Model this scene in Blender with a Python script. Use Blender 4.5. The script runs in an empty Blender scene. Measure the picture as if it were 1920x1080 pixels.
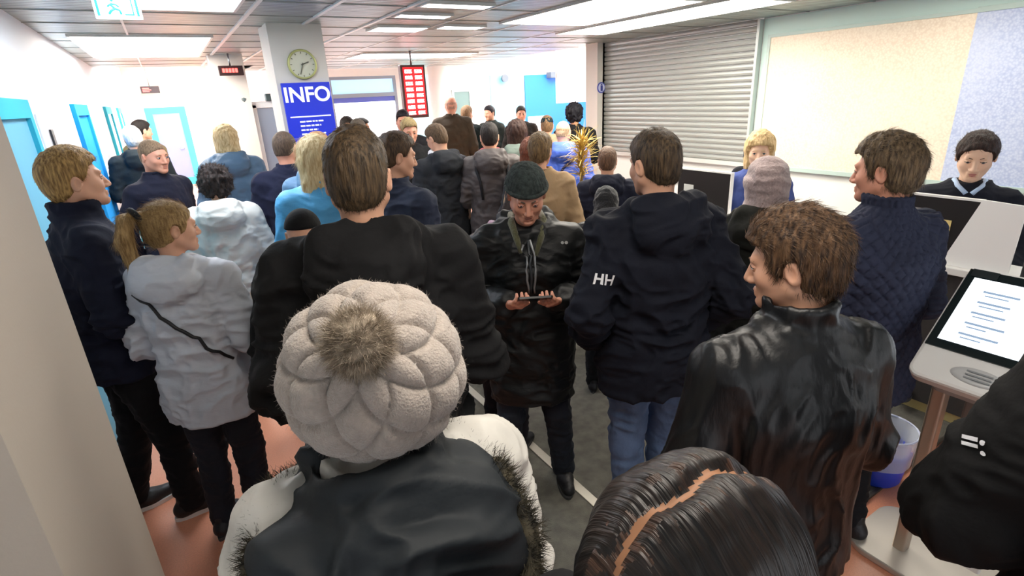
import bpy, math, random
import numpy as np
from math import sin, cos, pi, radians, sqrt
from mathutils import Vector, Matrix

# ------------------------------------------------------------------ camera, world, exposure
scn = bpy.context.scene
EXPOSURE = 0.85
COL = scn.collection
cd = bpy.data.cameras.new('camera'); cam = bpy.data.objects.new('camera', cd); COL.objects.link(cam)
CAM_H = 2.0
def cam_basis():
    TH, RO, PS = radians(20.0), radians(2.9), radians(31)
    f = Vector((sin(PS)*cos(TH), cos(PS)*cos(TH), -sin(TH))); r = Vector((cos(PS), -sin(PS), 0)); u = r.cross(f)
    return r*cos(RO)-u*sin(RO), u*cos(RO)+r*sin(RO), f
_r, _u, _f = cam_basis()
cam.matrix_world = Matrix(((_r.x, _u.x, -_f.x, 0), (_r.y, _u.y, -_f.y, 0), (_r.z, _u.z, -_f.z, CAM_H), (0, 0, 0, 1)))
cd.sensor_width = 36; cd.lens = 18.75; cd.clip_start = 0.05
scn.camera = cam
w = bpy.data.worlds.new('world'); scn.world = w; w.use_nodes = True
w.node_tree.nodes['Background'].inputs[0].default_value = (0.93, 0.96, 1.0, 1)
w.node_tree.nodes['Background'].inputs[1].default_value = 0.9
scn.view_settings.view_transform = 'Standard'; scn.view_settings.look = 'None'
scn.view_settings.gamma = 1; scn.view_settings.use_curve_mapping = False
scn.view_settings.exposure = EXPOSURE
scn.cycles.use_denoising = True
scn.cycles.max_bounces = 8; scn.cycles.diffuse_bounces = 4
scn.cycles.caustics_reflective = False; scn.cycles.caustics_refractive = False

# ------------------------------------------------------------------ materials
MATS = {}
def s2l(c): return tuple(((v/12.92) if v <= 0.04045 else ((v+0.055)/1.055)**2.4) for v in c)
def hexc(h): return s2l(tuple(int(h[i:i+2], 16)/255 for i in (0, 2, 4)))
def mat(name, color, rough=0.6, metal=0.0, emit=None, es=0.0, alpha=None, trans=0.0, sheen=0.0, coat=0.0, spec=None,
        noise=None, bump=None, streak=None, sss=0.0):
    """noise=(scale, amount) colour mottling; bump=(scale, strength, (sx,sy,sz)); streak=(color2, (sx,sy,sz))"""
    if name in MATS: return MATS[name]
    m = bpy.data.materials.new(name); m.use_nodes = True; MATS[name] = m
    nt = m.node_tree; b = nt.nodes['Principled BSDF']; L = nt.links
    col = hexc(color) if isinstance(color, str) else color
    b.inputs['Base Color'].default_value = (*col, 1); b.inputs['Roughness'].default_value = rough
    b.inputs['Metallic'].default_value = metal
    if spec is not None: b.inputs['Specular IOR Level'].default_value = spec
    if emit: b.inputs['Emission Color'].default_value = (*(hexc(emit) if isinstance(emit, str) else emit), 1); b.inputs['Emission Strength'].default_value = es
    if trans: b.inputs['Transmission Weight'].default_value = trans
    if sheen: b.inputs['Sheen Weight'].default_value = sheen
    if coat: b.inputs['Coat Weight'].default_value = coat; b.inputs['Coat Roughness'].default_value = 0.25
    if alpha is not None: b.inputs['Alpha'].default_value = alpha
    if sss: b.inputs['Subsurface Weight'].default_value = sss; b.inputs['Subsurface Radius'].default_value = (0.01, 0.004, 0.002)
    tc = nt.nodes.new('ShaderNodeTexCoord')
    def mapped(sc):
        mp = nt.nodes.new('ShaderNodeMapping'); mp.inputs['Scale'].default_value = sc
        L.new(tc.outputs['Object'], mp.inputs['Vector']); return mp.outputs[0]
    if noise or streak:
        n = nt.nodes.new('ShaderNodeTexNoise'); n.inputs['Detail'].default_value = 4
        if streak: L.new(mapped(streak[1]), n.inputs['Vector']); n.inputs['Scale'].default_value = 1
        else: L.new(mapped((1, 1, 1)), n.inputs['Vector']); n.inputs['Scale'].default_value = noise[0]
        rp = nt.nodes.new('ShaderNodeValToRGB'); L.new(n.outputs['Fac'], rp.inputs[0])
        if streak:
            c2 = hexc(streak[0]) if isinstance(streak[0], str) else streak[0]
        else:
            c2 = tuple(v*(1-noise[1]) for v in col)
        rp.color_ramp.elements[0].position = 0.35; rp.color_ramp.elements[1].position = 0.65
        rp.color_ramp.elements[0].color = (*c2, 1); rp.color_ramp.elements[1].color = (*col, 1)
        L.new(rp.outputs[0], b.inputs['Base Color'])
    if bump:
        n2 = nt.nodes.new('ShaderNodeTexNoise'); n2.inputs['Detail'].default_value = 3
        n2.inputs['Scale'].default_value = bump[0]; L.new(mapped(bump[2] if len(bump) > 2 else (1, 1, 1)), n2.inputs['Vector'])
        bp = nt.nodes.new('ShaderNodeBump'); bp.inputs['Strength'].default_value = bump[1]; bp.inputs['Distance'].default_value = 0.01
        L.new(n2.outputs['Fac'], bp.inputs['Height']); L.new(bp.outputs[0], b.inputs['Normal'])
    return m
def cloth(color, rough=0.85, kind='plain'):
    nm = 'cloth_%s_%s' % (color, kind); color = hexc(color)
    if max(color) < .16: color = tuple(v*.6 for v in color)
    if kind == 'shell': return mat(nm, color, 0.55, bump=(14, .5, (1, 1, 2.2)), noise=(3, .12), spec=.35)
    if kind == 'leather': return mat(nm, color, 0.42, bump=(16, .25, (2.4, 2.4, .8)), spec=.45, noise=(5, .15))
    if kind == 'denim': return mat(nm, color, 0.85, bump=(60, .3), streak=(tuple(v*.6 for v in color), (14, 14, 5)))
    if kind == 'knit': return mat(nm, color, 0.95, bump=(120, .5, (1, 1, .6)), sheen=.3, noise=(90, .25))
    if kind == 'tweed': return mat(nm, color, 0.95, bump=(90, .5), noise=(55, .6))
    return mat(nm, color, rough, bump=(35, .25), noise=(6, .15), spec=.3)

# ------------------------------------------------------------------ object helpers
def tag(o, label=None, cat=None, group=None, kind=None):
    if label: o['label'] = label
    if cat: o['category'] = cat
    if group: o['group'] = group
    if kind: o['kind'] = kind
    return o
def empty(name, loc=(0, 0, 0), rz=0.0, **kw):
    o = bpy.data.objects.new(name, None); COL.objects.link(o); o.location = loc; o.rotation_euler = (0, 0, rz)
    o.empty_display_size = 0.1
    return tag(o, **kw)
def link(name, me, mats, parent=None, loc=None):
    o = bpy.data.objects.new(name, me); COL.objects.link(o)
    for m in (mats if isinstance(mats, (list, tuple)) else [mats]): me.materials.append(m)
    if parent: o.parent = parent
    if loc is not None: o.location = loc
    return o
def np_mesh(name, V, Q, smooth=True, mi=None):
    me = bpy.data.meshes.new(name); V = np.asarray(V, np.float32); Q = np.asarray(Q, np.int32); k = Q.shape[1]
    me.vertices.add(len(V)); me.vertices.foreach_set('co', V.ravel())
    me.loops.add(Q.size); me.loops.foreach_set('vertex_index', Q.ravel())
    me.polygons.add(len(Q)); me.polygons.foreach_set('loop_start', np.arange(0, Q.size, k, dtype=np.int32))
    me.polygons.foreach_set('use_smooth', np.full(len(Q), smooth))
    if mi is not None: me.polygons.foreach_set('material_index', np.asarray(mi, np.int32))
    me.update(calc_edges=True); return me
class MB:
    """collects plain shapes into one mesh"""
    def __init__(s): s.v = []; s.f = []; s.m = []; s.sm = []
    def add(s, vs, fs, mi=0, smooth=False):
        b = len(s.v); s.v += [tuple(v) for v in vs]; s.f += [tuple(b+i for i in f) for f in fs]; s.m += [mi]*len(fs); s.sm += [smooth]*len(fs); return s
    def box(s, lo, hi, mi=0, M=None):
        x0, y0, z0 = lo; x1, y1, z1 = hi
        vs = [Vector(p) for p in ((x0,y0,z0),(x1,y0,z0),(x1,y1,z0),(x0,y1,z0),(x0,y0,z1),(x1,y0,z1),(x1,y1,z1),(x0,y1,z1))]
        if M: vs = [M @ v for v in vs]
        return s.add(vs, [(0,3,2,1),(4,5,6,7),(0,1,5,4),(1,2,6,5),(2,3,7,6),(3,0,4,7)], mi)
    def rbox(s, lo, hi, r, axis='z', mi=0, M=None, n=5):
        """box with rounded corners about one axis"""
        ax = 'xyz'.index(axis); a, b = [i for i in range(3) if i != ax]
        pts = []
        for (cx, cy, a0) in ((hi[a]-r, hi[b]-r, 0), (lo[a]+r, hi[b]-r, 90), (lo[a]+r, lo[b]+r, 180), (hi[a]-r, lo[b]+r, 270)):
            for i in range(n+1):
                t = radians(a0+90*i/n); pts.append((cx+r*cos(t), cy+r*sin(t)))
        N = len(pts); vs = []
        for h in (lo[ax], hi[ax]):
            for p in pts:
                v = [0, 0, 0]; v[a], v[b], v[ax] = p[0], p[1], h; vs.append(Vector(v))
        if M: vs = [M @ v for v in vs]
        fs = [tuple(range(N))[::-1], tuple(range(N, 2*N))]+[(i, (i+1) % N, N+(i+1) % N, N+i) for i in range(N)]
        return s.add(vs, fs, mi)
    def lathe(s, prof, c=(0, 0, 0), n=24, mi=0, M=None, cap=True, smooth=True):
        vs = []; K = len(prof)
        for r, z in prof:
            for i in range(n):
                t = 2*pi*i/n; vs.append(Vector((c[0]+r*cos(t), c[1]+r*sin(t), c[2]+z)))
        if M: vs = [M @ v for v in vs]
        fs = [(k*n+i, k*n+(i+1) % n, (k+1)*n+(i+1) % n, (k+1)*n+i) for k in range(K-1) for i in range(n)]
        s.add(vs, fs, mi, smooth)
        if cap: s.add(vs[:n], [tuple(range(n))[::-1]], mi); s.add(vs[-n:], [tuple(range(n))], mi)
        return s
    def tube(s, pts, r, n=8, mi=0, smooth=True):
        pts = [Vector(p) for p in pts]; K = len(pts); vs = []; R = r if isinstance(r, (list, tuple)) else [r]*K
        up = Vector((0, 0, 1))
        for k, p in enumerate(pts):
            d = (pts[min(k+1, K-1)]-pts[max(k-1, 0)]).normalized()
            a = d.cross(up if abs(d.z) < .95 else Vector((1, 0, 0))).normalized(); b = d.cross(a)
            for i in range(n):
                t = 2*pi*i/n; vs.append(p+(a*cos(t)+b*sin(t))*R[k])
        fs = [(k*n+i, k*n+(i+1) % n, (k+1)*n+(i+1) % n, (k+1)*n+i) for k in range(K-1) for i in range(n)]
        fs += [tuple(range(n))[::-1], tuple(range((K-1)*n, K*n))]
        return s.add(vs, fs, mi, smooth)
    def build(s, name, mats, parent=None, loc=None, bevel=0):
        me = bpy.data.meshes.new(name); me.from_pydata(s.v, [], s.f); me.update()
        me.polygons.foreach_set('material_index', s.m); me.polygons.foreach_set('use_smooth', s.sm)
        o = link(name, me, mats, parent, loc)
        if bevel:
            bm = o.modifiers.new('bevel', 'BEVEL'); bm.width = bevel; bm.segments = 2; bm.limit_method = 'ANGLE'; bm.angle_limit = radians(40)
        return o
def text_obj(name, s, size, m, M, parent=None, ext=0.002, align='CENTER', bold=0.0):
    cu = bpy.data.curves.new(name, 'FONT'); cu.body = s; cu.size = size; cu.extrude = ext; cu.align_x = align; cu.align_y = 'CENTER'; cu.offset = bold
    t = bpy.data.objects.new('tmp', cu); COL.objects.link(t)
    dg = bpy.context.evaluated_depsgraph_get(); me = bpy.data.meshes.new_from_object(t.evaluated_get(dg))
    bpy.data.objects.remove(t); me.transform(M); me.materials.clear()
    return link(name, me, m, parent)

# ------------------------------------------------------------------ signed distance modelling
def _h(ix, iy, iz, seed):
    n = (ix*374761393 + iy*668265263 + iz*2147483647 + seed*974634777) & 0xffffffff
    n = ((n ^ (n >> 13))*1274126177) & 0xffffffff
    return ((n ^ (n >> 16)) & 0xffff).astype(np.float32)/32768.0-1.0
def vnoise(P, seed=0):
    P = np.asarray(P, np.float32); i = np.floor(P).astype(np.int64); f = P-i; f = f*f*(3-2*f); r = 0
    for dx in (0, 1):
        wx = f[:, 0] if dx else 1-f[:, 0]
        for dy in (0, 1):
            wy = f[:, 1] if dy else 1-f[:, 1]
            for dz in (0, 1):
                wz = f[:, 2] if dz else 1-f[:, 2]
                r = r + wx*wy*wz*_h(i[:, 0]+dx, i[:, 1]+dy, i[:, 2]+dz, seed)
    return r
def axis(lo, hi, h, bands=()):
    """grid line positions: spacing h, finer inside bands (lo, hi, fine_h)"""
    out = [lo]; x = lo
    while x < hi:
        st = h
        for a, b, fh in bands:
            if a-1e-6 <= x < b: st = min(st, fh)
            elif x < a: st = min(st, max(a-x, fh))
        x += st; out.append(x)
    return np.array(out, np.float32)
class Field:
    def __init__(s, lo, hi, h, boxes=()):
        s.ax = [axis(lo[i], hi[i], h, [(b[0][i], b[1][i], b[2]) for b in boxes]) for i in range(3)]
        s.d = np.full([len(a) for a in s.ax], 0.2, np.float32)
    def sub(s, lo, hi, pad):
        sl = [slice(max(0, np.searchsorted(s.ax[i], lo[i]-pad)-1), np.searchsorted(s.ax[i], hi[i]+pad)+1) for i in range(3)]
        P = [s.ax[i][sl[i]] for i in range(3)]
        return tuple(sl), P[0][:, None, None], P[1][None, :, None], P[2][None, None, :]
    def put(s, sl, d, k, op='u'):
        a = s.d[sl]
        if a.size == 0: return
        if op == 'u':
            if k > 0:
                hh = np.clip(0.5+0.5*(a-d)/k, 0, 1); r = a*(1-hh)+d*hh-k*hh*(1-hh)
            else: r = np.minimum(a, d)
        elif op == 's':
            d = -d
            if k > 0:
                hh = np.clip(0.5-0.5*(a-d)/k, 0, 1); r = a*(1-hh)+d*hh+k*hh*(1-hh)
            else: r = np.maximum(a, d)
        s.d[sl] = r
    def cap(s, a, b, ra, rb=None, k=0.02, op='u', sc=None):
        rb = ra if rb is None else rb; a = np.array(a, float); b = np.array(b, float); R = max(ra, rb)
        sl, X, Y, Z = s.sub(np.minimum(a, b)-R, np.maximum(a, b)+R, 0.03+k)
        ab = b-a; L2 = max(ab@ab, 1e-12)
        t = np.clip(((X-a[0])*ab[0]+(Y-a[1])*ab[1]+(Z-a[2])*ab[2])/L2, 0, 1)
        d = np.sqrt((X-a[0]-t*ab[0])**2+(Y-a[1]-t*ab[1])**2+(Z-a[2]-t*ab[2])**2)-(ra+(rb-ra)*t)
        s.put(sl, d, k, op)
    def ell(s, c, r, k=0.02, op='u', M=None):
        c = np.array(c, float); r = np.array(r, float); R = np.full(3, r.max()) if M is not None else r
        sl, X, Y, Z = s.sub(c-R, c+R, 0.03+k)
        x, y, z = X-c[0], Y-c[1], Z-c[2]
        if M is not None:
            x, y, z = (M[0][0]*x+M[1][0]*y+M[2][0]*z, M[0][1]*x+M[1][1]*y+M[2][1]*z, M[0][2]*x+M[1][2]*y+M[2][2]*z)
        k0 = np.sqrt((x/r[0])**2+(y/r[1])**2+(z/r[2])**2)
        k1 = np.sqrt((x/r[0]**2)**2+(y/r[1]**2)**2+(z/r[2]**2)**2)+1e-9
        s.put(sl, k0*(k0-1)/k1, k, op)
    def loft(s, sec, k=0.03, op='u', e=2.3, inner=0.0):
        """sec: rows (z, cx, cy, rx, ry) rising in z; flat ends"""
        S = np.array(sec, float); z0, z1 = S[0, 0], S[-1, 0]
        lo = ((S[:, 1]-S[:, 3]).min(), (S[:, 2]-S[:, 4]).min(), z0); hi = ((S[:, 1]+S[:, 3]).max(), (S[:, 2]+S[:, 4]).max(), z1)
        sl, X, Y, Z = s.sub(lo, hi, 0.03+k); zz = Z[0, 0]
        tt = np.interp(zz, S[:, 0], np.arange(len(S)))
        i = np.clip(np.floor(tt).astype(int), 0, len(S)-2); f = tt-i
        def q(c):                                   # catmull-rom between sections
            p = S[:, c]; p0 = p[np.maximum(i-1, 0)]; p1 = p[i]; p2 = p[i+1]; p3 = p[np.minimum(i+2, len(S)-1)]
            return (0.5*((2*p1)+(-p0+p2)*f+(2*p0-5*p1+4*p2-p3)*f*f+(-p0+3*p1-3*p2+p3)*f**3)).astype(np.float32)[None, None, :]
        cx, cy, rx, ry = q(1), q(2), np.maximum(q(3), .01), np.maximum(q(4), .01)
        u = (np.abs((X-cx)/rx)**e+np.abs((Y-cy)/ry)**e)**(1/e)
        rr = np.minimum(rx, ry)
        d = (u-1)*rr
        if inner: d = np.maximum(d, -(d+inner))
        d = np.maximum(np.maximum(d, z0-Z), Z-z1)
        s.put(sl, d, k, op)
    def clip(s, n, off, k=0.004):
        """keep where n.p < off"""
        X, Y, Z = s.ax[0][:, None, None], s.ax[1][None, :, None], s.ax[2][None, None, :]
        s.d = np.maximum(s.d, n[0]*X+n[1]*Y+n[2]*Z-off)
    def mesh(s):
        d = s.d; d[0] = d[-1] = 0.1; d[:, 0] = d[:, -1] = 0.1; d[:, :, 0] = d[:, :, -1] = 0.1
        ins = d < 0; c = np.zeros([n-1 for n in d.shape], np.int8)
        for a in (0, 1):
            for b in (0, 1):
                for e in (0, 1):
                    c += ins[a:ins.shape[0]-1+a, b:ins.shape[1]-1+b, e:ins.shape[2]-1+e]
        I = np.argwhere((c > 0) & (c < 8)); N = len(I)
        idx = np.full(c.shape, -1, np.int32); idx[I[:, 0], I[:, 1], I[:, 2]] = np.arange(N)
        acc = np.zeros((N, 3)); cnt = np.zeros(N)
        co = [(a, b, e) for a in (0, 1) for b in (0, 1) for e in (0, 1)]
        val = {o: d[I[:, 0]+o[0], I[:, 1]+o[1], I[:, 2]+o[2]] for o in co}
        pos = {o: np.stack([s.ax[i][I[:, i]+o[i]] for i in range(3)], 1) for o in co}
        for o in co:
            for i in range(3):
                if o[i] == 0:
                    p = list(o); p[i] = 1; p = tuple(p); a, b = val[o], val[p]; x = (a < 0) != (b < 0)
                    t = np.where(x, a/np.where(x, a-b, 1), 0)[:, None]
                    acc += np.where(x[:, None], pos[o]+(pos[p]-pos[o])*t, 0); cnt += x
        V = acc/cnt[:, None]; Q = []
        for i in range(3):
            j, k = [(1, 2), (2, 0), (0, 1)][i]
            A = [slice(None)]*3; B = [slice(None)]*3; A[i] = slice(0, -1); B[i] = slice(1, None)
            a, b = ins[tuple(A)], ins[tuple(B)]; E = np.argwhere(a != b)
            E = E[(E[:, j] > 0) & (E[:, k] > 0)]
            E = E[(E[:, j] < d.shape[j]-1) & (E[:, k] < d.shape[k]-1)]
            def cell(dj, dk):
                e = E.copy(); e[:, j] -= dj; e[:, k] -= dk; return idx[e[:, 0], e[:, 1], e[:, 2]]
            q = np.stack([cell(1, 1), cell(0, 1), cell(0, 0), cell(1, 0)], 1)
            fl = ~a[E[:, 0], E[:, 1], E[:, 2]]
            q[fl] = q[fl][:, ::-1]; Q.append(q)
        Q = np.concatenate(Q); Q = Q[(Q >= 0).all(1)]
        return V.astype(np.float32), Q
def vnormals(V, Q):
    n = np.cross(V[Q[:, 2]]-V[Q[:, 0]], V[Q[:, 3]]-V[Q[:, 1]]); N = np.zeros_like(V)
    for i in range(4): np.add.at(N, Q[:, i], n)
    return N/(np.linalg.norm(N, axis=1, keepdims=True)+1e-12)
def relax(V, Q, it=1, w=.5):
    for _ in range(it):
        A = np.zeros_like(V); c = np.zeros(len(V))
        for i in range(4):
            np.add.at(A, Q[:, i], V[Q[:, (i+1) % 4]]+V[Q[:, (i+3) % 4]]); np.add.at(c, Q[:, i], 2)
        V = V*(1-w)+A/np.maximum(c, 1)[:, None]*w
    return V
def folds(V, Q, amp=0.008, f=(9, 9, 17), seed=0, fine=0.35, boost=None):
    N = vnormals(V, Q); P = V*np.array(f, np.float32)
    wv = np.stack([vnoise(V*5+3, seed+1), vnoise(V*5+9, seed+2), vnoise(V*5+17, seed+3)], 1)*.9
    r = 1-np.abs(vnoise(P+wv, seed+4))*2.4
    r2 = 1-np.abs(vnoise(P*1.9+wv*2.2, seed+5))*2.6
    am = amp if boost is None else amp*boost
    return V+N*(np.clip(r, -.9, 1)*am+np.clip(r2, -1, 1)*am*fine*1.5)[:, None]
def blades(root, dirn, nrm, length, width, seed=0, curl=0.3, lift=0.25, segs=3, jitter=.25, grav=0.0):
    """thin tapering hair/fur blades growing at root points; returns V, Q"""
    rng = np.random.default_rng(seed); n = len(root)
    d = dirn+rng.normal(size=(n, 3))*jitter+nrm*lift; d /= np.linalg.norm(d, axis=1, keepdims=True)+1e-9
    L = length*(.6+.6*rng.random(n))[:, None]; side = np.cross(d, nrm+rng.normal(size=(n, 3))*.4); side /= np.linalg.norm(side, axis=1, keepdims=True)+1e-9
    side *= width*.5*(.6+.8*rng.random(n))[:, None]
    Vs = []; p = root-nrm*.002
    cv = rng.normal(size=(n, 3))*curl
    for k in range(segs+1):
        t = k/segs; wv = side*(1-t*.85); Vs += [p-wv, p+wv]
        d2 = d+cv*t-nrm*lift*t*.9; d2[:, 2] -= grav*t; d2 /= np.linalg.norm(d2, axis=1, keepdims=True)+1e-9
        p = p+d2*L/segs
    V = np.stack(Vs, 1).reshape(-1, 3); m = 2*(segs+1); base = (np.arange(n)*m)[:, None]
    Q = np.concatenate([base+np.array([[2*k, 2*k+1, 2*k+3, 2*k+2]]) for k in range(segs)])
    return V, Q
def xf(V, M): 
    M = np.array(M); return V@M[:3, :3].T+M[:3, 3]
# ------------------------------------------------------------------ people
def rot(ax, deg): return np.array(Matrix.Rotation(radians(deg), 3, ax))
EARS = True
def head_prims(F, HM, R, fem=False, nose=1.0, jaw=1.0):
    """adds a head in head space (forward +Y, eyes at z=0) moved by HM"""
    def p(x, y, z): return tuple(R@np.array((x, y, z))+HM)
    E = lambda c, r, k=.02, op='u', M=None: F.ell(p(*c), r, k, op, R if M is None else R@M)
    C = lambda a, b, ra, rb=None, k=.02, op='u': F.cap(p(*a), p(*b), ra, rb, k, op)
    j = .93 if fem else 1.0*jaw
    E((0, -.014, .026), (.074, .096, .088), .01)
    E((0, .024, -.03), (.063*j, .065, .080), .03)
    E((0, -.045, -.02), (.058, .058, .06), .03)
    for s in (-1, 1):
        C((s*.054*j, .0, -.052), (s*.016, .066, -.094), .019*j, .015, .03)
        E((s*.041, .056, -.028), (.019, .018, .018), .03)
    E((0, .072, -.097), (.021*j, .018, .018), .02)
    C((-.034, .078, .019), (.034, .078, .019), .012, None, .014)
    for s in (-1, 1): E((s*.031, .100, -.002), (.0185, .0175, .0115), .010, 's')
    C((0, .086, .006), (0, .104*nose**.3, -.036), .0085, .0125*nose, .01)
    for s in (-1, 1): E((s*.0125, .094, -.041), (.009, .012, .008), .006)
    C((-.019, .083, -.0635), (.019, .083, -.0635), .0068, None, .007)
    C((-.017, .083, -.0745), (.017, .083, -.0745), .0075, None, .006)
    C((-.022, .0925, -.069), (.022, .0925, -.069), .0022, None, .003, 's')
    E((0, .09, -.085), (.02, .006, .005), .006, 's')
    for s in (-1, 1):
        Mx = rot('Z', s*-22)@rot('X', -10)
        E((s*.079, -.012, -.008), (.008, .018, .031), .006, 'u', Mx)
        E((s*.088, -.008, -.006), (.007, .0105, .02), .004, 's', Mx)
        E((s*.076, .004, -.012), (.005, .005, .008), .004)
def hand_prims(F, W, d, up, side, curl=45, k=.006):
    """palm, four fingers of unequal length and a thumb; d = forearm direction, up = back-of-hand normal, side = towards the thumb"""
    W = np.array(W, float); d = np.array(d, float)/np.linalg.norm(d); up = np.array(up, float); up -= d*(up@d); up /= np.linalg.norm(up)
    l = np.cross(d, up)*side
    F.cap(W-d*.03, W+d*.02, .025, .026, .01)
    F.cap(W+d*.02+l*.018, W+d*.078+l*.02, .016, .013, .012); F.cap(W+d*.02-l*.016, W+d*.072-l*.024, .016, .0125, .012)
    F.cap(W+d*.03, W+d*.076, .018, .013, .012)
    for i, (o, L) in enumerate(((.027, .072), (.009, .08), (-.010, .075), (-.028, .06))):
        p = W+d*(.078-.004*abs(i-1))+l*o; a = radians(curl*.45)
        for sgl, r0, r1 in ((.45, .0092, .0085), (.3, .0085, .0078), (.25, .0078, .0066)):
            v = d*cos(a)-up*sin(a); q = p+v*L*sgl; F.cap(p, q, r0, r1, .003); p = q; a += radians(curl*.75)
    p = W+d*.022+l*.026; v = d*.6+l*.7-up*.35; v /= np.linalg.norm(v); q = p+v*.04; F.cap(p, q, .0125, .0105, .008)
    v = d*.9+l*.15-up*.4; v /= np.linalg.norm(v); F.cap(q, q+v*.03, .0102, .008, .003)
ARMS = {'down': ((.255, -.03, 1.13), (.265, .05, .885)), 'pocket': ((.30, -.08, 1.15), (.225, .10, .965)),
        'front': ((.265, .0, 1.13), (.11, .215, 1.08)), 'phone': ((.27, .02, 1.15), (.128, .235, 1.205)),
        'back': ((.27, -.09, 1.14), (.17, -.16, .95)), 'desk': ((.26, .12, 1.16), (.14, .34, 1.12))}
HAIR = {  # t, nape, side, ears covered, noise amp, blade len, lift
    'short': (.013, -.075, -.01, 0, .003, .017, .16), 'full': (.022, -.085, -.03, 0, .005, .032, .12), 'buzz': (.005, -.055, .0, 0, .001, .006, .5),
    'bald': (.003, -.06, -.02, 0, .0005, .004, .6), 'curly': (.036, -.10, -.07, 1, .02, .03, .8), 'bob': (.028, -.13, -.10, 1, .007, .05, .12),
    'long': (.022, -.13, -.10, 1, .005, .07, .04), 'parted': (.026, -.14, -.12, 1, .002, .030, -.03), 'pony': (.012, -.075, -.03, 0, .003, .05, .06), 'bun': (.014, -.08, -.03, 0, .004, .03, .1)}
def hair_field(style, h, top=0.0):
    t, nape, side, ear, amp, bl, lift = HAIR[style]
    F = Field((-.2, -.26, -.42 if style in ('long', 'parted') else -.30 if style == 'pony' else -.2), (.2, .16, .2), h)
    ts = t*.45 if style in ('short', 'full', 'buzz') else t
    F.ell((0, -.014, .026), (.075+ts, .096+t*.9, .088+t*1.1+top), 0)
    F.ell((0, -.045, -.025), (.06+ts*.8, .058+t*.5, .07), .02)
    if style in ('short', 'full'): F.ell((0, .01, .062), (.062+t*.6, .078+t*.5, .052+t+top), .02)
    X, Y, Z = F.ax[0][:, None, None], F.ax[1][None, :, None], F.ax[2][None, None, :]
    zh = np.interp(Y, [-.13, -.07, -.03, .005, .03, .05, .075, .12], [nape, nape, (nape+side)/2, side, side+.02, .05, .066, .072] if style in ('full', 'short') else [nape, nape, (nape+side)/2, side, side+.02, .035, .055, .07])
    F.d = np.maximum(F.d, zh-Z)
    if style == 'bald': F.d = np.maximum(F.d, Z-.03)
    F.ell((0, .115, .0 if style not in ('bun', 'pony') else .014), (.066, .058, .062 if style not in ('bun', 'pony') else .072), .012, 's')
    if not ear:
        for s in (-1, 1): F.ell((s*.094, -.008, -.014), (.034, .026, .042), .008, 's')
    if style in ('long', 'parted'):
        F.loft([(-.36, 0, -.075, .085, .028), (-.2, 0, -.075, .10, .035), (-.08, 0, -.06, .095, .05), (.0, 0, -.04, .09, .06)], .03)
        for s in (-1, 1): F.cap((s*.08, .02, 0), (s*.085, .035, -.24), .024, .018, .02)
    if style == 'bob':
        F.loft([(-.15, 0, -.035, .088, .06), (-.08, 0, -.035, .10, .075), (.0, 0, -.03, .09, .07)], .02)
    if style == 'pony':
        F.ell((0, -.115, .07), (.022, .03, .022), .01); pts = [(0, -.135, .078), (.0, -.17, .06), (.0, -.19, -.03), (.0, -.175, -.14), (0, -.16, -.23)]; rr = [.018, .03, .034, .028, .006]
        for a in range(4): F.cap(pts[a], pts[a+1], rr[a], rr[a+1], .01)
    if style == 'bun': F.ell((0, -.115, .03), (.04, .035, .038), .01)
    return F
def flow_dir(V, N, style, part=None):
    if style in ('short', 'full', 'buzz'):
        c = np.array((.0, -.06, .1)); d = V-c; d[:, 2] -= .4*np.abs(V[:, 1]); front = np.clip((V[:, 1]+.02)/.08, 0, 1)[:, None]
        d = d/(np.linalg.norm(d, axis=1, keepdims=True)+1e-6)+(np.array((.35, .3, .1))*front if style != 'full' else np.array((.25, -1.6, .5))*np.clip((V[:, 2:3]-.03)/.05, 0, 1))+np.array((0, -.2, -.6))*(1-front)
    elif style == 'parted':
        d = np.stack([np.sign(V[:, 0]+.0001)*np.clip(.12-np.abs(V[:, 0]), .0, .12)*6, -.25+0*V[:, 1], -.25-np.abs(V[:, 0])*9], 1)
    elif style in ('pony', 'bun'):
        d = np.array((0, -.13, .075))-V; low = (V[:, 1] < -.14)[:, None]; d = np.where(low, np.array((0, .1, -1.0)), d)
    elif style in ('long', 'bob'):
        d = V*np.array((1.4, .1, 0)); d[:, 2] = -.1; top = V[:, 2] > .02
        d = np.where(top[:, None], d, np.array((0, 0, -1.0)))
    else: d = V-np.array((0, -.02, .02))
    d = d-N*(d*N).sum(1, keepdims=True); return d/(np.linalg.norm(d, axis=1, keepdims=True)+1e-6)
SKIN = {'fair': 'd9a588', 'pink': 'd99a80', 'tan': 'c08a66', 'pale': 'e6bda2'}
IDX = [0]
def eyeball(parent, c, R, r, look=(0, 1, 0), closed=False):
    M = Matrix([[*R[0], c[0]], [*R[1], c[1]], [*R[2], c[2]], [0, 0, 0, 1]])
    mb = MB(); prof = [(max(r*sin(radians(a)), 1e-5), r*cos(radians(a))) for a in (0, 12, 16, 30, 34, 60, 90, 130, 180)]
    RM = M@Matrix.Rotation(radians(-90), 4, 'X')
    n = 14; vs = []
    for q, z in prof: vs += [RM@Vector((q*cos(2*pi*i/n), q*sin(2*pi*i/n), z)) for i in range(n)]
    for k in range(len(prof)-1):
        mi = 2 if k < 2 else 1 if k < 4 else 0
        mb.add(vs[k*n:(k+2)*n], [(i, (i+1) % n, n+(i+1) % n, n+i) for i in range(n)], mi, True)
    return mb.build('eye', [mat('eye_white', 'efe9e4', .25), mat('iris', '4a5a66', .3), mat('pupil', '080808', .2)], parent)

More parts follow.
